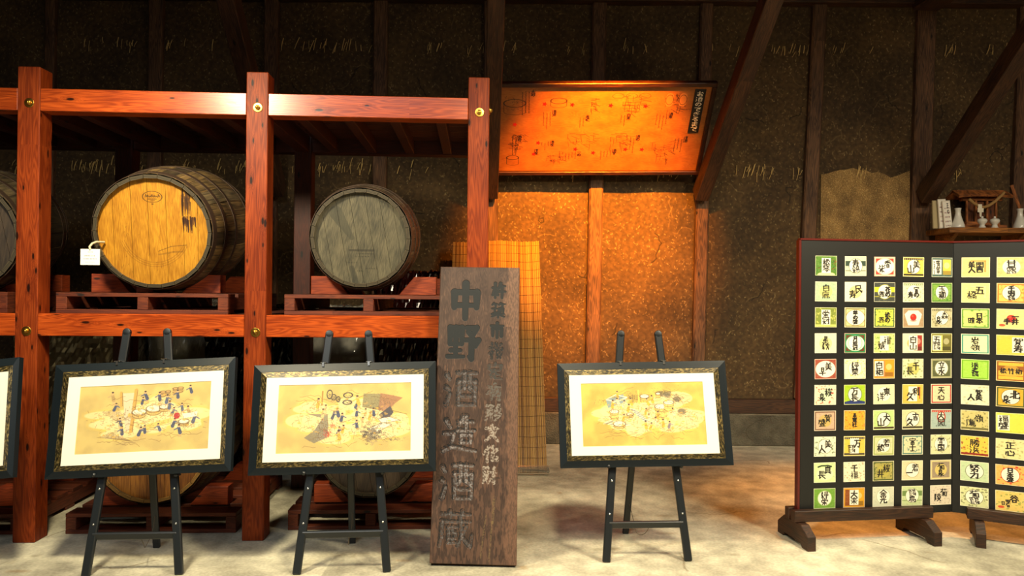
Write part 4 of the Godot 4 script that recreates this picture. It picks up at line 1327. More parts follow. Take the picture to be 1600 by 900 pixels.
# ---- the folding screen of bottle labels
func screen_panel(parent: Node3D, a: Vector3, b: Vector3, cols: int, s0: float, ds: float, first: int, stride: int, lw: float, left_edge: bool) -> void:
	var w := Vector2(b.x - a.x, b.z - a.z).length()
	var ang := atan2(-(b.z - a.z), b.x - a.x)
	var h := 1.545
	var p := part(parent, "panel", wood_box(Vector3(w * 0.5, h * 0.5, -0.012), Vector3(w, h, 0.024), 1, 0.002), mats.panel_black, Transform3D(Basis(Vector3.UP, ang), a - parent.position + Vector3(0, 0.14, 0)))
	part(p, "edge_strip", wood_box(Vector3(w * 0.5, h + 0.005, -0.012), Vector3(w + 0.012, 0.011, 0.034), 0, 0.002), mats.lacquer)
	if left_edge:
		part(p, "edge_strip", wood_box(Vector3(-0.007, h * 0.5, -0.012), Vector3(0.014, h, 0.034), 1, 0.002), mats.lacquer)
	part(p, "edge_strip", wood_box(Vector3(w + 0.004, h * 0.5, -0.014), Vector3(0.008, h, 0.026), 1, 0.002), mats.panel_black)
	var specs := label_specs()
	for row in 10:
		for c in cols:
			var i := first + row * stride + c
			if c >= stride: # past the edge of the photo the rows go on with more of the same labels
				i = (row * 7 + c * 3) % 50
			var u0 := Vector2((i % 10) / 10.0, (i / 10) / 8.0)
			var du := Vector2(0.1, 0.125)
			var x := s0 + ds * c
			var y := 1.545 - 0.141 - row * 0.1448
			var m := Mb.new()
			var hw := lw * 0.5
			var hh := 0.0555 if first == 0 else 0.056
			var q := [Vector3(-hw, -hh, 0.0022), Vector3(hw, -hh, 0.0022), Vector3(hw, hh, 0.0022), Vector3(-hw, hh, 0.0022)]
			m.quad(q[0], q[1], q[2], q[3], Vector3(0, 0, 1), u0 + Vector2(0, du.y), u0 + du, u0 + Vector2(du.x, 0), u0)
			for k in 4:
				var e0: Vector3 = q[k]
				var e1: Vector3 = q[(k + 1) % 4]
				var d := (e1 - e0).normalized()
				m.quad(e0, e1, e1 - Vector3(0, 0, 0.002), e0 - Vector3(0, 0, 0.002), Vector3(d.y, -d.x, 0), u0 + du * 0.01, u0 + du * 0.01, u0 + du * 0.012, u0 + du * 0.012)
			part(p, "paper_label", m.mesh(), mats.labels, place(Vector3(x, y, 0.0), 0, 0, rng.randf_range(-0.012, 0.012)))

func screen_stand(parent: Node3D, a: Vector3, b: Vector3, s_rail0: float, s_rail1: float, feet: Array) -> void:
	var d := Vector3(b.x - a.x, 0, b.z - a.z)
	var w := d.length()
	var ang := atan2(-d.z, d.x)
	var xf := Transform3D(Basis(Vector3.UP, ang), Vector3(a.x, 0, a.z) - parent.position)
	var st := Node3D.new()
	st.name = "stand"
	parent.add_child(st, true)
	st.transform = xf
	for zz in [0.022, -0.046]:
		part(st, "rail", wood_box(Vector3((s_rail0 + s_rail1) * 0.5, 0.155, zz), Vector3(s_rail1 - s_rail0, 0.062, 0.042), 0, 0.003), mats.stand)
	for f in feet:
		var b2 := Mb.new()
		var prof := PackedVector2Array([Vector2(-0.17, 0), Vector2(-0.17, 0.07), Vector2(-0.10, 0.122), Vector2(0.085, 0.122), Vector2(0.155, 0.075), Vector2(0.155, 0), Vector2(0.10, 0), Vector2(0.08, 0.022), Vector2(-0.09, 0.022), Vector2(-0.11, 0)])
		b2.prism(prof, -0.024, 0.024, Transform3D(Basis(Vector3.UP, -PI / 2), Vector3(f, 0, -0.012)), Vector2(0.3, 2.5), off(), 0.003)
		part(st, "foot", b2.mesh(), mats.stand)

# ---- goods wrapped in plastic film
func wrapped(label: String, c: Vector3, s: Vector3, turn: float, m: Material, cat: String, film: Material) -> void:
	var t := thing("wrapped_carton", label, cat, Vector3(c.x, 0, c.z), turn, "")
	part(t, "carton", wood_box(Vector3(0, s.y * 0.5, 0), s, 1, 0.008), m)
	var n := noise(3.0, 7 + int(absf(c.x) * 10), 4)
	var b := Mb.new()
	var grid := 34
	for f in [[Vector3(1, 0, 0), Vector3(0, 1, 0), Vector3(0, 0, 1), s.x, s.y, s.z], [Vector3(0, 0, -1), Vector3(0, 1, 0), Vector3(1, 0, 0), s.z, s.y, s.x], [Vector3(0, 0, 1), Vector3(0, 1, 0), Vector3(-1, 0, 0), s.z, s.y, s.x], [Vector3(1, 0, 0), Vector3(0, 0, -1), Vector3(0, 1, 0), s.x, s.z, s.y]]:
		var at_p := func(i: int, j: int) -> Vector3:
			var u := float(i) / grid - 0.5
			var v := float(j) / grid - 0.5
			var q: Vector3 = f[0] * u * (f[3] + 0.02) + f[1] * v * (f[4] + 0.02) + f[2] * (f[5] * 0.5 + 0.008)
			var crease: float = absf(n.get_noise_3d(q.x * 3.0 + q.y * 2.0 + c.x, q.y * 1.2 - q.x, q.z * 3.0))
			return q + f[2] * crease * 0.055 + Vector3(0, s.y * 0.5 + 0.004, 0)
		for i in grid:
			for j in grid:
				var p := [(at_p as Callable).call(i, j), (at_p as Callable).call(i + 1, j), (at_p as Callable).call(i + 1, j + 1), (at_p as Callable).call(i, j + 1)]
				for k in [[0, 1, 2], [0, 2, 3]]:
					var e: Vector3 = (p[k[1]] - p[k[0]]).cross(p[k[2]] - p[k[0]]).normalized()
					if e.dot(f[2]) < 0:
						e = -e
					b.tri(p[k[0]], p[k[1]], p[k[2]], e, e, e, Vector2(), Vector2(), Vector2())
	part(t, "plastic_film", b.mesh(), film)

# ---- a ceiling spotlight and its light
func spotlight(label: String, pos: Vector3, aim: Vector3, energy: float, angle: float, soft: float, c: Color, size := 0.08) -> void:
	var t := thing("ceiling_spotlight", label, "spotlight", pos, 0.0, "ceiling spotlights out of view")
	var d := (aim - pos).normalized()
	var x := d.cross(Vector3(0.01, 0, 1)).normalized()
	var b := Basis(x, d, x.cross(d))
	var h := Mb.new()
	h.lathe([Vector2(0, -0.16), Vector2(0.04, -0.16), Vector2(0.055, -0.14), Vector2(0.062, 0.0), Vector2(0.068, 0.03), Vector2(0.060, 0.03), Vector2(0.055, 0.0), Vector2(0.0, -0.005)], 24)
	part(t, "lamp_housing", h.mesh(), mats.black, Transform3D(b, Vector3()))
	var g := Mb.new()
	g.lathe([Vector2(0, 0.004), Vector2(0.05, 0.0), Vector2(0.05, -0.004)], 24)
	var gm := mat(c, 0.5)
	gm.emission_enabled = true
	gm.emission = c
	gm.emission_energy_multiplier = 3.0
	part(t, "lamp_glass", g.mesh(), gm, Transform3D(b, Vector3()))
	var stem := Mb.new()
	stem.tube([Vector3(0, 0.03, 0), Vector3(0, 4.44 - pos.y, 0)], 0.012, 8)
	part(t, "stem", stem.mesh(), mats.black)
	var l := SpotLight3D.new()
	l.name = "spot_beam"
	l.light_color = c
	l.light_energy = energy
	l.spot_angle = angle
	l.spot_angle_attenuation = soft
	l.spot_range = 14.0
	l.spot_attenuation = 2.0
	l.light_size = size
	l.shadow_enabled = true
	t.add_child(l, true)
	l.transform = Transform3D(Basis.looking_at(d, Vector3(0.01, 0, 1)), d * 0.045)

# a luminous ceiling panel and its light
func ceiling_panel(pos: Vector3, size: Vector2, energy: float, c: Color) -> void:
	var t := thing("ceiling_light_panel", "wide luminous ceiling panel behind the viewer", "ceiling light", pos)
	part(t, "housing", wood_box(Vector3(0, 0.02, 0), Vector3(size.x + 0.06, 0.04, size.y + 0.06), 0), mats.black)
	var gm := mat(c, 0.5)
	gm.emission_enabled = true
	gm.emission = c
	gm.emission_energy_multiplier = 0.6
	part(t, "lamp_diffuser", wood_box(Vector3(0, -0.006, 0), Vector3(size.x, 0.012, size.y), 0), gm)
	var l := AreaLight3D.new()
	l.name = "panel_light"
	l.light_color = c
	l.light_energy = energy
	l.area_size = size
	l.area_range = 14.0
	l.area_attenuation = 2.0
	l.shadow_enabled = true
	t.add_child(l, true)
	l.position = Vector3(0, -0.03, 0)
	l.rotation.x = -PI / 2

# ---------------------------------------------------------------- the scene
func _ready() -> void:
	rng.seed = 4
	write_font()
	# camera
	var cam := Camera3D.new()
	cam.name = "camera"
	cam.fov = rad_to_deg(2.0 * atan(450.0 / F))
	cam.position = Vector3(0, EYE, 0)
	cam.rotation = Vector3(atan((HOR - 450.0) / F), 0, ROLL)
	cam.near = 0.05
	cam.far = 60.0
	add_child(cam)
	cam.current = true
	# surroundings: a closed, dark room
	var env := Environment.new()
	env.background_mode = Environment.BG_COLOR
	env.background_color = Color(0.0, 0.0, 0.0)
	env.tonemap_mode = Environment.TONE_MAPPER_LINEAR
	env.tonemap_exposure = 1.0
	env.sdfgi_enabled = true
	env.ssao_enabled = true
	env.ssil_enabled = true
	var we := WorldEnvironment.new()
	we.name = "surroundings"
	we.environment = env
	add_child(we)
	materials()
	# lamps
	var white := Color(1.0, 0.935, 0.78)
	spotlight("ceiling spotlight hanging before the middle post of the rack", Vector3(-1.80, 2.9, -2.5), Vector3(-1.6, 0.6, -3.75), 9.0, 68.0, 0.9, white, 0.14)
	spotlight("ceiling spotlight hanging before the lone easel", Vector3(0.25, 2.95, -2.4), Vector3(0.15, 0.6, -3.75), 5.5, 62.0, 0.9, white, 0.14)
	spotlight("ceiling spotlight hanging before the folding screen", Vector3(2.35, 3.0, -2.35), Vector3(2.0, 0.8, -3.9), 7.6, 62.0, 0.9, white, 0.14)
	spotlight("warm ceiling spotlight aimed at the panel on the wall", Vector3(0.9, 3.6, -4.3), Vector3(0.72, 2.10, -6.5), 84.0, 26.5, 1.0, Color(1.0, 0.58, 0.12), 0.05)
	spotlight("warm ceiling downlight over the floor behind the folding screen", Vector3(2.45, 3.75, -5.0), Vector3(2.35, 0.0, -4.75), 13.0, 20.0, 0.7, Color(1.0, 0.66, 0.34), 0.06)
	ceiling_panel(Vector3(4.0, 4.42, -0.9), Vector2(2.4, 1.2), 30.0, Color(1.0, 0.93, 0.82))
	ceiling_panel(Vector3(-1.6, 4.42, 1.4), Vector2(2.4, 1.2), 16.0, Color(0.94, 0.97, 1.0))
	room()
	build_rack()
	barrels()
	easels()
	name_board()
	reed_screen()
	wall_panel()
	label_screen()
	stored_goods()
	altar()

func materials() -> void:
	wood_mat("red", Color(0.80, 0.375, 0.15), Color(0.52, 0.195, 0.065), 1, 5.0, 34, 0.42, 0.05)
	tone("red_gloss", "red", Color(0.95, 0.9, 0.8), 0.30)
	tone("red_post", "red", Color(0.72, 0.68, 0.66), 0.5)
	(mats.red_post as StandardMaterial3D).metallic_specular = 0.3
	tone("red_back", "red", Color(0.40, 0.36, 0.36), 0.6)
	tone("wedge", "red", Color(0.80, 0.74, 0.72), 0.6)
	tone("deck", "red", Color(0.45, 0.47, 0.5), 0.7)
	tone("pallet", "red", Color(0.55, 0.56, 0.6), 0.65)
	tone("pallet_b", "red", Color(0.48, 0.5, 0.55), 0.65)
	wood_mat("old", Color(0.47, 0.335, 0.22), Color(0.22, 0.145, 0.09), 33, 4.0, 6, 0.75, 0.25, 1.1)
	tone("brace", "old", Color(0.72, 0.66, 0.6), 0.6)
	tone("stand", "old", Color(0.56, 0.48, 0.42), 0.55)
	tone("ceiling", "old", Color(0.4, 0.38, 0.36), 0.8)
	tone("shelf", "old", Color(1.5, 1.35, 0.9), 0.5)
	wood_mat("stave", Color(0.42, 0.36, 0.25), Color(0.19, 0.16, 0.11), 51, 3.0, 0, 0.6, 0.1, 1.2, 512, 128)
	tone("stave_b", "stave", Color(0.78, 0.76, 0.74))
	tone("stave_c", "stave", Color(1.15, 1.08, 0.95))
	tone("chime", "stave", Color(0.82, 0.84, 0.86), 0.5)
	tone("chime_tan", "stave", Color(1.7, 1.5, 1.1), 0.55)
	mats.hoop = mat(Color(0.30, 0.235, 0.19), 0.5, 0.55)
	mats.head_golden = mat(Color.WHITE, 0.42, 0.0, head_image(512, Color(0.76, 0.545, 0.15), Color(0.56, 0.355, 0.06), 0.0, 61, "golden"))
	mats.head_grey = mat(Color.WHITE, 0.5, 0.0, head_image(512, Color(0.385, 0.36, 0.28), Color(0.18, 0.175, 0.14), 0.17, 62, "grey"))
	mats.head_brown = mat(Color.WHITE, 0.5, 0.0, head_image(256, Color(0.60, 0.40, 0.16), Color(0.36, 0.20, 0.07), 0.0, 63, "plain"))
	mats.head_dark = mat(Color.WHITE, 0.55, 0.0, head_image(256, Color(0.26, 0.21, 0.16), Color(0.14, 0.11, 0.09), 0.17, 64, "plain"))
	mats.brass = mat(Color(0.80, 0.62, 0.27), 0.28, 1.0)
	mats.black = mat(Color(0.09, 0.11, 0.125), 0.38)
	mats.frame_black = mat(Color(0.085, 0.115, 0.135), 0.42)
	(mats.frame_black as StandardMaterial3D).metallic_specular = 0.35
	mats.steel = mat(Color(0.8, 0.8, 0.78), 0.25, 1.0)
	mats.cord = mat(Color(0.32, 0.28, 0.22), 0.7)
	mats.gilt = mat(Color.WHITE, 0.42, 0.35, gilt_image())
	mats.mat_board = mat(Color(0.97, 0.955, 0.89), 0.9)
	mats.backing = mat(Color(0.35, 0.27, 0.18), 0.9)
	mats.pane = mat(Color(1, 1, 1, 0.04), 0.03)
	(mats.pane as StandardMaterial3D).transparency = BaseMaterial3D.TRANSPARENCY_ALPHA
	mats.film_pale = mat(Color(0.58, 0.54, 0.44), 0.22, 0.45)
	mats.film_dark = mat(Color(0.045, 0.035, 0.04), 0.14)
	mats.film_red = mat(Color(0.14, 0.035, 0.035), 0.14)
	mats.film = mat(Color(0.9, 0.88, 0.82, 0.22), 0.10)
	(mats.film as StandardMaterial3D).transparency = BaseMaterial3D.TRANSPARENCY_ALPHA
	mats.panel_black = mat(Color(0.08, 0.086, 0.082), 0.45)
	mats.lacquer = mat(Color(0.34, 0.075, 0.045), 0.35)
	mats.labels = mat(Color.WHITE, 0.7, 0.0, label_sheet())

func barrels() -> void:
	var sm := [mats.stave_c, mats.stave, mats.stave_c, mats.stave_b]
	var dk := [mats.stave_b, mats.stave, mats.stave_b]
	barrel("oak barrel with golden head and oval stamp, on the upper rack shelf", eye_at(238, 362, 3.95), eye_at(283, 356, 4.40), 0.317, 0.373, mats.head_golden, sm, mats.chime, "barrels in the rack")
	barrel("smaller barrel with weathered grey head, on the upper rack shelf", eye_at(563.5, 372, 4.07), eye_at(575, 371.5, 4.51), 0.284, 0.327, mats.head_grey, dk, mats.chime, "barrels in the rack")
	barrel("dark barrel cut off by the left edge, behind the leftmost post on the upper shelf", eye_at(-75, 366, 3.86), eye_at(-22, 361, 4.31), 0.317, 0.373, mats.head_dark, dk, mats.chime, "barrels in the rack")
	barrel("barrel with tan rim and brown head, on the floor pallet behind the left easel", eye_at(236, 702, 4.16), eye_at(277, 676, 4.61), 0.317, 0.373, mats.head_brown, sm, mats.chime_tan, "barrels in the rack")
	barrel("barrel with dark head, on the floor pallet behind the second easel", eye_at(577, 697, 4.22), eye_at(589, 672, 4.66), 0.302, 0.350, mats.head_dark, dk, mats.chime, "barrels in the rack")
	# pallets under them
	var rk: Node3D = get_node("timber_rack")
	var turn := rk.rotation.y
	var gp := "pallets carrying barrels in the rack"
	var sh := 1.2405
	pallet("dark red pallet under the golden headed barrel, on the upper shelf", Vector3(eye_at(87, 489, 3.98).x, sh, -3.98), turn, gp)
	pallet("dark red pallet under the grey headed barrel, on the upper shelf", Vector3(eye_at(444, 489, 4.04).x, sh, -4.04), turn, gp)
	pallet("dark red pallet on the upper shelf, cut off by the left edge", Vector3(eye_at(87, 489, 3.98).x - 1.2, sh, -3.92), turn, gp)
	pallet("dark red pallet on the floor behind the legs of the left easel", floor_at(103, 834), turn, gp)
	pallet("dark red pallet on the floor behind the legs of the second easel", floor_at(450, 828), turn, gp)
	pallet("dark red pallet on the floor, cut off by the left edge", floor_at(103, 834) + Vector3(-1.18, 0, 0.06), turn, gp)
	# the card that hangs from the golden barrel
	var top := eye_at(141, 389, 3.86)
	var card := thing("hanging_card", "small white card hanging from a pale cord beside the golden barrel", "tag", top)
	var cm := Mb.new()
	cm.box(Vector3(0, -0.043, 0), Vector3(0.104, 0.086, 0.0015), Basis(), 0.0)
	part(card, "card", cm.mesh(), mats.mat_board)
	var cp := Mb.new()
	cp.quad(Vector3(-0.048, -0.082, 0.001), Vector3(0.048, -0.082, 0.001), Vector3(0.048, -0.006, 0.001), Vector3(-0.048, -0.006, 0.001), Vector3(0, 0, 1))
	var pr := Cv.new(128, 100, Color(0.955, 0.94, 0.89))
	for q in [[48, 12, 82, 4], [22, 38, 96, 6], [14, 60, 112, 5], [30, 84, 100, 2]]:
		var x: int = q[0]
		while x < q[2]:
			pr.rect(x, q[1], x + rng.randi_range(3, 7), q[1] + q[3], Color(0.25, 0.23, 0.22), 0.9)
			x += 10
	part(card, "print", cp.mesh(), mat(Color.WHITE, 0.8, 0.0, pr.tex()))
	var cd := Mb.new()
	cd.tube([Vector3(0, -0.004, 0), Vector3(-0.004, 0.012, 0), Vector3(0.004, 0.03, -0.01), Vector3(0.014, 0.040, -0.03), Vector3(0.026, 0.043, -0.085)], 0.006, 8)
	part(card, "cord", cd.mesh(), mat(Color(0.75, 0.72, 0.6), 0.5))

func easels() -> void:
	var arts := []
	for k in [1, 2, 3]:
		arts.append(mat(Color.WHITE, 0.85, 0.0, print_scene(k)))
	# feet (left, right, rear), tops, frame corners (bl, br, tl, tr), distance of the frame's foot and head
	var sets := [
		[[135, 900], [281, 897], [246, 855], [199, 519], [262, 519], [[73, 747], [362, 738], [90, 567], [370, 562]], "left", 0],
		[[464, 897], [605, 893], [551, 848], [515, 522], [576, 522], [[390, 741], [680, 738], [398, 567], [682, 569]], "second", 1],
		[[947, 878], [1075, 876], [977, 833], [970, 522], [1028, 522], [[875, 729], [1146, 729], [871, 563], [1131, 569]], "right", 2],
		[[-190, 902], [-42, 900], [-72, 858], [-124, 519], [-62, 519], [[-268, 766], [20, 756], [-252, 576], [35, 570]], "cut", 0],
	]
	var names := ["black easel with two tall bars, third bay from the name board, left of the pair before the rack", "", "", ""]
	names[0] = "black easel holding the print with tall poles, in front of the golden barrel"
	names[1] = "black easel holding the print with hanging kettles, left of the name board"
	names[2] = "black easel standing alone between the name board and the folding screen"
	names[3] = "black easel cut off by the left edge of the photo"
	var pics := ["framed print of brewers among tubs and tall poles, before the golden barrel", "framed print of brewers with hanging kettles and red fire, beside the name board", "framed print of brewers washing rice by tubs on stone flags, on the lone easel", "framed print mostly outside the photo, at its left edge"]
	for k in 4:
		var s: Array = sets[k]
		var fl := floor_at(s[0][0], s[0][1])
		var fr := floor_at(s[1][0], s[1][1])
		var re := floor_at(s[2][0], s[2][1])
		var dt := -(fl.z + fr.z) * 0.5 + 0.27
		var tl := eye_at(s[3][0], s[3][1], dt)
		var tr := eye_at(s[4][0], s[4][1], dt)
		# the plane of the bars, so that the frame leans on them
		var c: Array = s[5]
		var mid_b := eye_at((c[0][0] + c[1][0]) * 0.5, (c[0][1] + c[1][1]) * 0.5, dt - 0.2)
		var db := -lerpf((fl.z + fr.z) * 0.5, (tl.z + tr.z) * 0.5, mid_b.y / tl.y) - 0.038
		var mid_t := eye_at((c[2][0] + c[3][0]) * 0.5, (c[2][1] + c[3][1]) * 0.5, dt - 0.05)
		var dd := -lerpf((fl.z + fr.z) * 0.5, (tl.z + tr.z) * 0.5, mid_t.y / tl.y) - 0.038
		easel(names[k], fl, fr, re, tl, tr, mid_b.y - 0.006)
		var q := []
		for j in 4:
			q.append(eye_at(c[j][0], c[j][1], db if j < 2 else dd))
		framed_print(pics[k], q[0], q[1], q[2], q[3], arts[s[7]], [tl.lerp(fl, (tl.y - mid_t.y) / tl.y), tr.lerp(fr, (tr.y - mid_t.y) / tr.y)])

func name_board() -> void:
	var bl := floor_at(671, 884)
	var br := floor_at(807, 887)
	var w := (br - bl).length()
	var bc := (bl + br) * 0.5
	bc.y = 0.0
	var tc := eye_at(750, 421, 3.80)
	var yy := (tc - bc).normalized()
	var xx := (br - bl)
	xx = (xx - yy * xx.dot(yy)).normalized()
	var zz := xx.cross(yy)
	var h := (tc - bc).length()
	var t := thing("name_board", "tall weathered brown wooden name board with carved dark characters, leaning before the rack", "sign")
	t.transform = Transform3D(Basis(xx, yy, zz), bc + Vector3(0, 0.012, 0))
	var tx := board_textures()
	var m := mat(Color.WHITE, 0.62, 0.0, tx[0])
	m.heightmap_enabled = true
	m.heightmap_texture = tx[1]
	m.heightmap_scale = 0.5
	var b := Mb.new()
	var wt := w * 0.957
	b.prism(PackedVector2Array([Vector2(-w / 2, 0), Vector2(w / 2, 0), Vector2(wt / 2, h), Vector2(-wt / 2, h)]), -0.045, 0.0, Transform3D(), Vector2(1.0 / w, -1.0 / h), Vector2(0.5, 1.0), 0.004)
	part(t, "board", b.mesh(), m)
	# the prop behind that keeps it leaning
	var p := Mb.new()
	var foot := t.transform.affine_inverse() * Vector3(bc.x, 0.012, bc.z - 0.28)
	p.bar(foot, Vector3(0, h * 0.66, -0.05), 0.05, 0.025, Vector3(1, 0, 0))
	part(t, "prop", p.mesh(), mats.old)

func reed_screen() -> void:
	var br := floor_at(855, 742)
	var tr := eye_at(842, 376, 6.40)
	var tl := eye_at(708, 373, 6.40)
	var w := tr.x - tl.x
	var up := tr - br
	var h := up.length()
	var yy := up.normalized()
	var xx := Vector3(1, 0, 0)
	xx = (xx - yy * xx.dot(yy)).normalized()
	var t := thing("reed_screen", "tall golden reed blind leaning on the wall behind the name board", "blind")
	t.transform = Transform3D(Basis(xx, yy, xx.cross(yy)), br - xx * w * 0.5)
	var n := 112
	var ms := [Mb.new(), Mb.new(), Mb.new()]
	for k in n:
		var x := -w * 0.5 + w * (k + 0.5) / n
		var z := 0.012 * cos(x / w * 9.0) + rng.randf_range(-0.0015, 0.0015)
		ms[rng.randi() % 3].tube([Vector3(x, 0.012 + rng.randf() * 0.006, z), Vector3(x + rng.randf_range(-0.001, 0.001), h * 0.5, z), Vector3(x, h - rng.randf() * 0.008, z)], w / n * rng.randf_range(0.42, 0.56), 6)
	var cols := [Color(0.60, 0.44, 0.20), Color(0.46, 0.31, 0.12), Color(0.68, 0.52, 0.26)]
	for k in 3:
		var o := part(t, "reeds", (ms[k] as Mb).mesh(), mat(cols[k], 0.45))
		tag(o, "", "", "", "stuff")
	for k in 25:
		var y := 0.05 + (h - 0.1) * k / 24.0
		var b := Mb.new()
		var pts := []
		for j in 15:
			var x := -w * 0.5 + w * j / 14.0
			pts.append(Vector3(x, y + sin(j * 1.7 + k) * 0.002, 0.012 * cos(x / w * 9.0) + 0.0042))
		b.tube(pts, 0.0013, 5)
		part(t, "binding_thread", b.mesh(), mat(Color(0.22, 0.13, 0.06), 0.8))
	var sl := Mb.new()
	sl.lathe([Vector2(1.0, 0.0), Vector2(1.02, 0.03), Vector2(1.0, 0.07)], 40, Transform3D(Basis(Vector3(w * 0.5 + 0.012, 0, 0), Vector3(0, 1, 0), Vector3(0, 0, 0.03)), Vector3()))
	part(t, "plastic_sleeve", sl.mesh(), mats.film)
	var rim := Mb.new()
	var pts := []
	for k in 33:
		pts.append(Vector3(cos(TAU * k / 32.0) * (w * 0.5 + 0.013), 0.006, sin(TAU * k / 32.0) * 0.031))
	rim.tube(pts, 0.005, 8)
	part(t, "sleeve_rim", rim.mesh(), mat(Color(0.55, 0.5, 0.42), 0.15))

func wall_panel() -> void:
	var bc := (eye_at(771, 272, 6.38) + eye_at(1092, 271, 6.38)) * 0.5
	var tc := (eye_at(777, 126, 5.78) + eye_at(1133, 130, 5.78)) * 0.5
	var w := 1.83
	var yy := (tc - bc).normalized()
	var xx := (eye_at(1092, 271, 6.38) - eye_at(771, 272, 6.38)).normalized()
	yy = (yy - xx * xx.dot(yy)).normalized()
	var zz := xx.cross(yy)
	var h := (tc - bc).length()
	var t := thing("wall_panel", "wide orange wooden panel with line drawings and red leaf arrows, tilted out high on the wall", "sign")
	t.transform = Transform3D(Basis(xx, yy, zz), bc)
	var fw := 0.036
	var b := Mb.new()
	b.prism(PackedVector2Array([Vector2(-w / 2 + fw, fw), Vector2(w / 2 - fw, fw), Vector2(w / 2 - fw, h - fw), Vector2(-w / 2 + fw, h - fw)]), -0.015, 0.0, Transform3D(), Vector2(1.0 / (w - 2 * fw), -1.0 / (h - 2 * fw)), Vector2(0.5, 1.0 + fw / (h - 2 * fw)))
	part(t, "board", b.mesh(), mat(Color.WHITE, 0.4, 0.0, panel_print()))
	for q in [[Vector3(0, fw * 0.5, 0), Vector3(w, fw, 0.05), 0], [Vector3(0, h - fw * 0.5, 0), Vector3(w, fw, 0.05), 0], [Vector3(-w * 0.5 + fw * 0.5, h * 0.5, 0), Vector3(fw, h - 2 * fw, 0.05), 1], [Vector3(w * 0.5 - fw * 0.5, h * 0.5, 0), Vector3(fw, h - 2 * fw, 0.05), 1]]:
		part(t, "frame_bar", wood_box(Vector3(), q[1], q[2], 0.004), mats.panel_frame, place(q[0]))
	var pb := Mb.new()
	pb.quad(Vector3(-0.043, -0.195, 0.004), Vector3(0.043, -0.195, 0.004), Vector3(0.043, 0.195, 0.004), Vector3(-0.043, 0.195, 0.004), Vector3(0, 0, 1))
	var pl := part(t, "title_plaque", wood_box(Vector3(), Vector3(0.09, 0.40, 0.007), 1, 0.001), mats.black, place(Vector3(w * 0.5 - 0.125, h * 0.70, 0.0035)))
	part(pl, "lettering", pb.mesh(), mat(Color.WHITE, 0.6, 0.0, plaque_print()))

func label_screen() -> void:
	var a := Vector3(1.612, 0, -4.0)
	var b := Vector3(2.532, 0, -4.12)
	var c := b + Vector3(cos(0.47), 0, sin(0.47)) * 0.928
	var t := thing("folding_screen", "black two-fold display screen covered with rows of colourful bottle labels, on wooden feet", "screen", Vector3(2.5, 0, -4.05))
	screen_panel(t, a, b, 5, 0.149, 0.1777, 0, 5, 0.129, true)
	screen_panel(t, b + Vector3(0.004, 0, 0.0), c, 5, 0.108, 0.168, 50, 2, 0.136, false)
	screen_stand(t, a, b, -0.05, 0.785, [-0.008, 0.735])
	screen_stand(t, b, c, 0.075, 0.9, [0.13, 0.78])

func stored_goods() -> void:
	wrapped("tan carton in crinkled clear film, behind the rack beside the leftmost post", Vector3(-3.40, 0, -5.72), Vector3(0.72, 1.20, 0.55), 0.05, mats.carton, "carton", mats.film_pale)
	wrapped("olive carton in film behind the rack, above the left easel's bars", Vector3(-2.69, 0, -6.05), Vector3(0.46, 1.25, 0.45), -0.04, mats.carton_olive, "carton", mats.film)
	wrapped("black bundle in shiny film behind the rack, right of the olive carton", Vector3(-2.03, 0, -5.75), Vector3(0.58, 1.22, 0.55), 0.03, mats.dark_stuff, "bundle", mats.film_dark)
	wrapped("grey printed sack in film behind the rack, above the second easel's left bar", Vector3(-1.36, 0, -5.85), Vector3(0.42, 1.22, 0.45), 0.02, mats.sack, "sack", mats.film)
	wrapped("dark red bundle in shiny film behind the rack, beside the name board", Vector3(-0.80, 0, -5.75), Vector3(0.46, 1.50, 0.5), -0.05, mats.red_bundle, "bundle", mats.film_red)

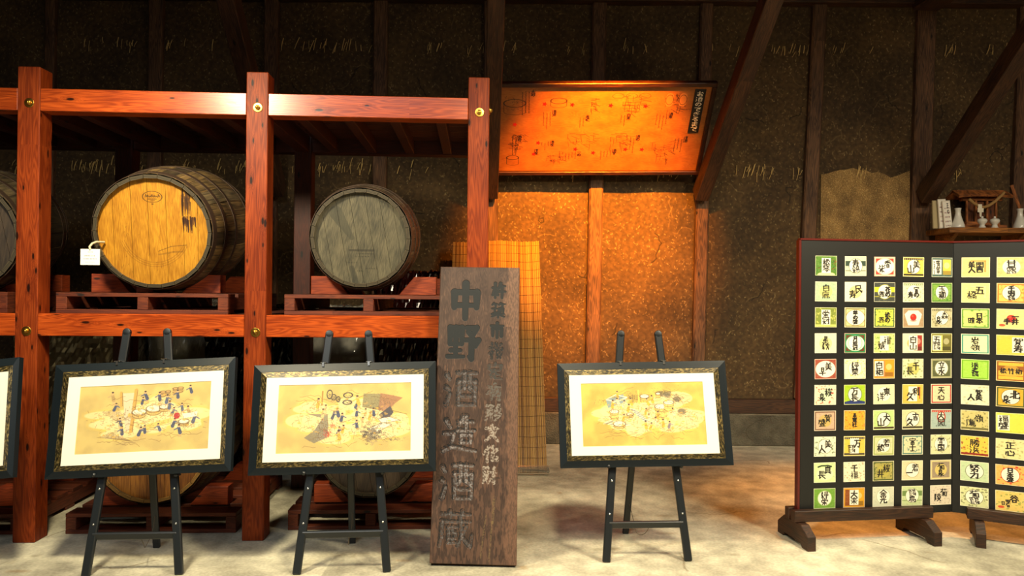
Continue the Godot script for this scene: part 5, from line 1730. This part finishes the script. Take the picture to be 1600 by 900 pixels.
# the shelf with offerings at the right edge
func altar() -> void:
	var fl := eye_at(1484, 355, 6.17)
	var top := fl.y
	var x0 := fl.x
	var sh := thing("altar_shelf", "wooden wall shelf above the folding screen, at the right edge", "shelf", Vector3(x0, top - 0.044, -6.17))
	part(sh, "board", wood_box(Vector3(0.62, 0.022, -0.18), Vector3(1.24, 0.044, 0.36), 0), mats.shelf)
	for bx in [0.10, 0.70]:
		var b := Mb.new()
		b.prism(PackedVector2Array([Vector2(0, 0), Vector2(0.30, 0), Vector2(0.0, -0.22)]), -0.018, 0.018, Transform3D(Basis(Vector3.UP, -PI / 2), Vector3(bx, -0.0005, -0.352)), Vector2(1, 1), Vector2(), 0.002)
		part(sh, "bracket", b.mesh(), mats.shelf)
	var g := "offerings on the wall shelf"
	var on := func(px: float, d: float) -> Vector3: return Vector3(eye_at(px, 354, d).x, top + 0.001, -d)
	# standing cards
	var cards := [["cream standing card, leftmost on the wall shelf", 1464, "", 0.245, 0.04], ["white standing card with black and red lettering, next to the cream one", 1474, "福寿", 0.255, -0.08], ["narrow white standing card, nearest the white bottle on the left", 1482, "正心", 0.24, -0.12]]
	for k in 3:
		var q: Array = cards[k]
		var t := thing("standing_card", q[0], "card", (on as Callable).call(q[1], 6.30 - k * 0.02), 0.15, "standing cards on the wall shelf")
		t.rotation.z = absf(q[4])
		var cb := Mb.new()
		cb.box(Vector3(0, q[3] * 0.5, 0), Vector3(0.075, q[3], 0.014), Basis(), 0.002)
		part(t, "card", cb.mesh(), mat(Color(0.72, 0.66, 0.5) if k == 0 else Color(0.9, 0.87, 0.8), 0.8))
		if k > 0:
			var f := Mb.new()
			f.quad(Vector3(-0.034, 0.01, 0.0076), Vector3(0.034, 0.01, 0.0076), Vector3(0.034, q[3] - 0.01, 0.0076), Vector3(-0.034, q[3] - 0.01, 0.0076), Vector3(0, 0, 1))
			part(t, "lettering", f.mesh(), mat(Color.WHITE, 0.8, 0.0, card_print(3 + k, q[2], true)))
	var bottle := [Vector2(0, 0), Vector2(0.052, 0.0), Vector2(0.055, 0.006), Vector2(0.050, 0.03), Vector2(0.036, 0.07), Vector2(0.026, 0.105), Vector2(0.021, 0.135), Vector2(0.021, 0.150), Vector2(0.025, 0.165), Vector2(0.027, 0.172), Vector2(0.022, 0.174), Vector2(0.017, 0.165), Vector2(0.016, 0.14), Vector2(0, 0.135)]
	var bm := Mb.new()
	bm.lathe(bottle, 28)
	var ml := [["white ceramic flask beside the standing cards", 1497], ["white ceramic flask at the right edge, holding a stick", 1594]]
	for q in ml:
		var o := part(self, "ceramic_flask", bm.mesh(), mats.china, place((on as Callable).call(q[1], 6.25)))
		tag(o, q[0], "flask", "white flasks on the wall shelf")
	var jar := [Vector2(0, 0), Vector2(0.026, 0), Vector2(0.028, 0.004), Vector2(0.020, 0.022), Vector2(0.020, 0.03), Vector2(0.036, 0.05), Vector2(0.039, 0.064), Vector2(0.034, 0.072)]
	var lid := [Vector2(0.036, 0.070), Vector2(0.034, 0.077), Vector2(0.015, 0.083), Vector2(0.008, 0.085), Vector2(0.010, 0.096), Vector2(0.006, 0.102), Vector2(0, 0.103)]
	for q in [["small white lidded jar, left of the pair before the miniature shrine", 1535], ["small white lidded jar, right of the pair before the miniature shrine", 1554.5]]:
		var t := thing("lidded_jar", q[0], "jar", (on as Callable).call(q[1], 6.22), 0.0, "small lidded jars on the wall shelf")
		var j := Mb.new()
		j.lathe(jar, 24)
		part(t, "jar", j.mesh(), mats.china)
		var l := Mb.new()
		l.lathe(lid, 24)
		part(t, "lid", l.mesh(), mats.china)
	# miniature shrine
	var s := thing("miniature_shrine", "miniature wooden shrine with a broad roof, on the wall shelf", "shrine", (on as Callable).call(1530, 6.42))
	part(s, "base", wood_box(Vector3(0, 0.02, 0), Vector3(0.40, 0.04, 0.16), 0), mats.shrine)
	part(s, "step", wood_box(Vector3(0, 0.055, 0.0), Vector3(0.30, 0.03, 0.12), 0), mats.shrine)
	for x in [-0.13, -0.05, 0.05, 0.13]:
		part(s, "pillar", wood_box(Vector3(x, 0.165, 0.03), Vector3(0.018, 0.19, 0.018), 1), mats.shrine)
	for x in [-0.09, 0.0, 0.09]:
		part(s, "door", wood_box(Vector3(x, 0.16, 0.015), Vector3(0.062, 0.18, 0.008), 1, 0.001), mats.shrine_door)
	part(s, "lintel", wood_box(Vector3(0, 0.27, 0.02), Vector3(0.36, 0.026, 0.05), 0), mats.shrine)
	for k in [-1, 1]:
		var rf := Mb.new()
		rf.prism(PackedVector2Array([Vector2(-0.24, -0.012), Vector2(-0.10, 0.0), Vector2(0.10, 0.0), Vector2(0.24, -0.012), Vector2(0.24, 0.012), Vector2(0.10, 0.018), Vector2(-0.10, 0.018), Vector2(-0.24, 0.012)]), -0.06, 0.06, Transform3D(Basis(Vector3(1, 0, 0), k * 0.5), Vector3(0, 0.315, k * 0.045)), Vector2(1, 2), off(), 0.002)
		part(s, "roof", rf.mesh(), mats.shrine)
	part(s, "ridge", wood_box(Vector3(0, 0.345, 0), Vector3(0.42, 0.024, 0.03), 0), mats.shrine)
	# straw rope with a paper streamer
	var rope := thing("straw_rope", "twisted straw rope sagging across the miniature shrine", "rope", eye_at(1540, 323, 6.305))
	var rp := []
	for k in 17:
		var x := lerpf(-0.145, 0.165, k / 16.0)
		rp.append(Vector3(x, 0.105 * pow(absf(x + 0.02) / 0.16, 1.6) - 0.005, 0.02 * sin(k * 2.2) * 0.2))
	var rm := Mb.new()
	rm.tube(rp, 0.013, 10)
	part(rope, "rope", rm.mesh(), mat(Color(0.62, 0.48, 0.28), 0.9))
	var sm := Mb.new()
	var zig := [Vector2(-0.018, 0), Vector2(0.016, 0), Vector2(0.016, -0.035), Vector2(0.030, -0.035), Vector2(0.030, -0.07), Vector2(0.014, -0.07), Vector2(0.010, -0.118), Vector2(-0.004, -0.105), Vector2(-0.006, -0.07), Vector2(-0.022, -0.07), Vector2(-0.022, -0.035), Vector2(-0.018, -0.03)]
	sm.prism(PackedVector2Array(zig), 0.0, 0.0015, Transform3D(Basis(), Vector3(-0.055, 0.02, 0.014)))
	part(rope, "paper_streamer", sm.mesh(), mat(Color(0.9, 0.87, 0.78), 0.9))
	var stick := thing("wooden_stick", "flat brown wooden stick leaning in the flask at the right edge", "stick", (on as Callable).call(1595, 6.25) + Vector3(0, 0.14, 0))
	var kb := Mb.new()
	kb.bar(Vector3(0.005, 0.0, 0), Vector3(-0.08, 0.24, 0.0), 0.028, 0.008, Vector3(1, 0, 0))
	part(stick, "blade", kb.mesh(), mats.shrine)

func room() -> void:
	var md := mud()
	mats.mud = mat(Color.WHITE, 0.9, 0.0, md[0])
	(mats.mud as StandardMaterial3D).heightmap_enabled = true
	(mats.mud as StandardMaterial3D).heightmap_texture = md[1]
	(mats.mud as StandardMaterial3D).heightmap_scale = 1.0
	var cc := concrete(71, 1024, true)
	mats.floor = mat(Color(1.12, 1.12, 1.08), 0.75, 0.0, cc[0])
	(mats.floor as StandardMaterial3D).heightmap_enabled = true
	(mats.floor as StandardMaterial3D).heightmap_texture = cc[1]
	(mats.floor as StandardMaterial3D).heightmap_scale = 0.7
	var fc := concrete(82, 512, true)
	mats.footing = mat(Color(0.62, 0.60, 0.55), 0.85, 0.0, fc[0])
	(mats.footing as StandardMaterial3D).heightmap_enabled = true
	(mats.footing as StandardMaterial3D).heightmap_texture = fc[1]
	(mats.footing as StandardMaterial3D).heightmap_scale = 1.5
	tone("panel_frame", "old", Color(0.62, 0.45, 0.35), 0.4)
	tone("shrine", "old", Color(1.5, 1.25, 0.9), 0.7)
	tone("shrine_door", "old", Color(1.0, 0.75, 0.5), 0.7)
	mats.carton = mat(Color(0.72, 0.66, 0.50), 0.8)
	mats.carton_olive = mat(Color(0.38, 0.34, 0.22), 0.8)
	mats.dark_stuff = mat(Color(0.045, 0.04, 0.045), 0.5)
	mats.sack = mat(Color(0.42, 0.42, 0.40), 0.8)
	mats.red_bundle = mat(Color(0.13, 0.04, 0.035), 0.5)
	mats.china = mat(Color(0.86, 0.85, 0.80), 0.18)
	# floor
	var fb := Mb.new()
	fb.box(Vector3(0, -0.1, -1.6), Vector3(13.4, 0.2, 10.6), Basis(), 0.0, 0, Vector2(7, 7), Vector2(0.13, 0.4))
	tag(part(self, "floor", fb.mesh(), mats.floor), "pale worn concrete floor with stains and hairline cracks", "floor", "", "structure")
	# back wall: mud, gently uneven, between timber posts on a sill and a concrete footing
	var wz := -6.58
	var n := noise(0.9, 3, 3)
	var m := Mb.new()
	var nx := 140
	var ny := 52
	var x0 := -5.6
	var y0 := 0.30
	var sx := 11.2 / nx
	var sy := 4.2 / ny
	var pt := func(i: int, j: int) -> Vector3: return Vector3(x0 + i * sx, y0 + j * sy, wz + n.get_noise_2d(x0 + i * sx, j * sy) * 0.016)
	var nr := func(i: int, j: int) -> Vector3:
		var dx: float = n.get_noise_2d(x0 + (i + 1) * sx, j * sy) - n.get_noise_2d(x0 + (i - 1) * sx, j * sy)
		var dy: float = n.get_noise_2d(x0 + i * sx, (j + 1) * sy) - n.get_noise_2d(x0 + i * sx, (j - 1) * sy)
		return Vector3(-dx * 0.016 / (2 * sx), -dy * 0.016 / (2 * sy), 1).normalized()
	for i in nx:
		for j in ny:
			var q := [[i, j], [i + 1, j], [i + 1, j + 1], [i, j + 1]]
			m.quad_s(q.map(func(e): return (pt as Callable).call(e[0], e[1])), q.map(func(e): return (nr as Callable).call(e[0], e[1])), q.map(func(e): return Vector2(float(e[0]) / nx, 1.0 - float(e[1]) / ny)))
	m.box(Vector3(0, 2.4, wz - 0.14), Vector3(11.2, 4.8, 0.22), Basis(), 0.0, 0, Vector2(11.2, 4.2))
	var wall := part(self, "wall_back", m.mesh(), mats.mud)
	tag(wall, "dark mud wall flecked with straw between old timber posts", "wall", "", "structure")
	var fo := Mb.new()
	fo.box(Vector3(0, 0.145, -6.6), Vector3(11.2, 0.29, 0.2), Basis(), 0.01, 0, Vector2(2.6, 2.6))
	part(wall, "footing", fo.mesh(), mats.footing)
	part(wall, "sill_beam", wood_box(Vector3(0, 0.355, -6.60), Vector3(11.2, 0.13, 0.16), 0, 0.006), mats.brace)
	part(wall, "top_plate", wood_box(Vector3(0, 4.10, -6.56), Vector3(11.2, 0.15, 0.18), 0, 0.006), mats.brace)
	for q in [[78, 200, 76, 440, 0.09], [244, 60, 242, 260, 0.13], [424, 60, 422, 400, 0.13], [595, 20, 593, 270, 0.13], [767, 60, 767, 300, 0.13], [936, 60, 926, 560, 0.13], [1103, 60, 1090, 600, 0.115], [1281, 10, 1263, 365, 0.13], [1447, 50, 1436, 360, 0.17], [1602, 60, 1590, 350, 0.13]]:
		var p0 := eye_at(q[0], q[1], 6.56)
		var p1 := eye_at(q[2], q[3], 6.56)
		var d := (p0 - p1) / (p0.y - p1.y)
		var lo := p1 + d * (0.42 - p1.y)
		var hi := p1 + d * (4.05 - p1.y)
		# a hewn post: rounded edges, slight waver
		var b := Mb.new()
		b.bar(lo, hi, q[4], 0.075, Vector3(1, 0, 0), 0.014, Vector2(3.2, 0.4), off())
		part(wall, "wall_post", b.mesh(), mats.old)
	# sticks of lath showing through the mud
	var sb := Mb.new()
	var r := RandomNumberGenerator.new()
	r.seed = 19
	for row in [[2.50, 330], [3.62, 220]]:
		for k in row[1]:
			var x := r.randf_range(-4.6, 4.6)
			if noise(1.7, int(row[1]), 2).get_noise_1d(x) < -0.12:
				continue
			var y: float = row[0] + r.randfn() * 0.022
			var l := r.randf_range(0.04, 0.115)
			var a := Vector3(x, y - l * 0.5, wz + 0.013)
			var lean := 0.22 * l + r.randfn() * 0.012
			sb.tube([a, a + Vector3(lean * 0.5, l * 0.5, 0.008), a + Vector3(lean, l, 0.004)], r.randf_range(0.0018, 0.0042), 4)
	tag(part(wall, "straw_tufts", sb.mesh(), mat(Color(0.85, 0.72, 0.45), 0.8)), "", "", "", "stuff")
	# a later, paler mud repair between two posts
	var pp := PackedVector2Array()
	var pl := eye_at(1283, 268, 6.57)
	var pr := eye_at(1421, 372, 6.57)
	pp.append(Vector2(pl.x, pr.y - 0.5))
	pp.append(Vector2(pr.x, pr.y - 0.5))
	for k in 15:
		pp.append(Vector2(lerpf(pr.x, pl.x, k / 14.0), pl.y + r.randfn() * 0.014 - 0.03 * sin(k * 0.5)))
	var pm := Mb.new()
	pm.prism(pp, wz - 0.02, wz + 0.014, Transform3D(), Vector2(0.35, -0.7), Vector2(0.2, 0.9))
	var rep := mat(Color(1.75, 1.78, 1.75), 0.95, 0.0, md[0])
	part(wall, "mud_repair", pm.mesh(), rep)
	# braces that rise from the wall posts towards the room
	var k := 1
	var tb := Mb.new()
	tb.box(eye_at(1452, 15, 6.47) + Vector3(0, 0.16, 2.3), Vector3(0.25, 0.30, 4.7), Basis(), 0.012, 2, Vector2(3.2, 0.4), off())
	tag(part(self, "trim_5", tb.mesh(), mats.brace), "heavy dark tie beam at the top edge above the wall shelf", "beam", "", "structure")
	for q in [[Vector3(1.70, 2.30, -6.44), Vector3(1.80, 3.42, -5.06)], [Vector3(-0.195, 2.30, -6.44), Vector3(-0.13, 3.42, -5.06)], [Vector3(3.73, 2.30, -6.44), Vector3(3.76, 3.42, -5.06)], [Vector3(-2.12, 2.30, -6.44), Vector3(-2.02, 3.42, -5.06)]]:
		var d: Vector3 = q[1] - q[0]
		var b := Mb.new()
		b.bar(q[0] + d * -0.03, q[0] + d * 1.80, 0.125, 0.15, Vector3(1, 0, 0), 0.006, Vector2(3.2, 0.4), off())
		tag(part(self, "trim_%d" % k, b.mesh(), mats.brace), ["dark diagonal timber brace at the right end of the orange panel", "dark diagonal timber brace at the left end of the orange panel", "dark diagonal timber brace above the wall shelf", "dark diagonal timber brace rising behind the golden barrel's bay"][k - 1], "beam", "", "structure")
		k += 1
	# the rest of the room, out of view
	var cb := Mb.new()
	cb.box(Vector3(0, 4.56, -1.6), Vector3(11.6, 0.2, 10.4), Basis(), 0.0, 0, Vector2(3.2, 0.8))
	tag(part(self, "ceiling", cb.mesh(), mats.ceiling), "dark plank ceiling above the photo", "ceiling", "", "structure")
	for q in [["wall_left", Vector3(-5.7, 2.3, -1.6), Vector3(0.2, 4.6, 10.4)], ["wall_right", Vector3(5.7, 2.3, -1.6), Vector3(0.2, 4.6, 10.4)], ["wall_front", Vector3(0, 2.3, 3.5), Vector3(11.6, 4.6, 0.2)]]:
		var b := Mb.new()
		b.box(q[1], q[2], Basis(), 0.0, 0, Vector2(11.2, 4.2))
		tag(part(self, q[0], b.mesh(), mats.mud), "plain dark mud wall out of view, " + (q[0] as String).trim_prefix("wall_") + " side", "wall", "", "structure")
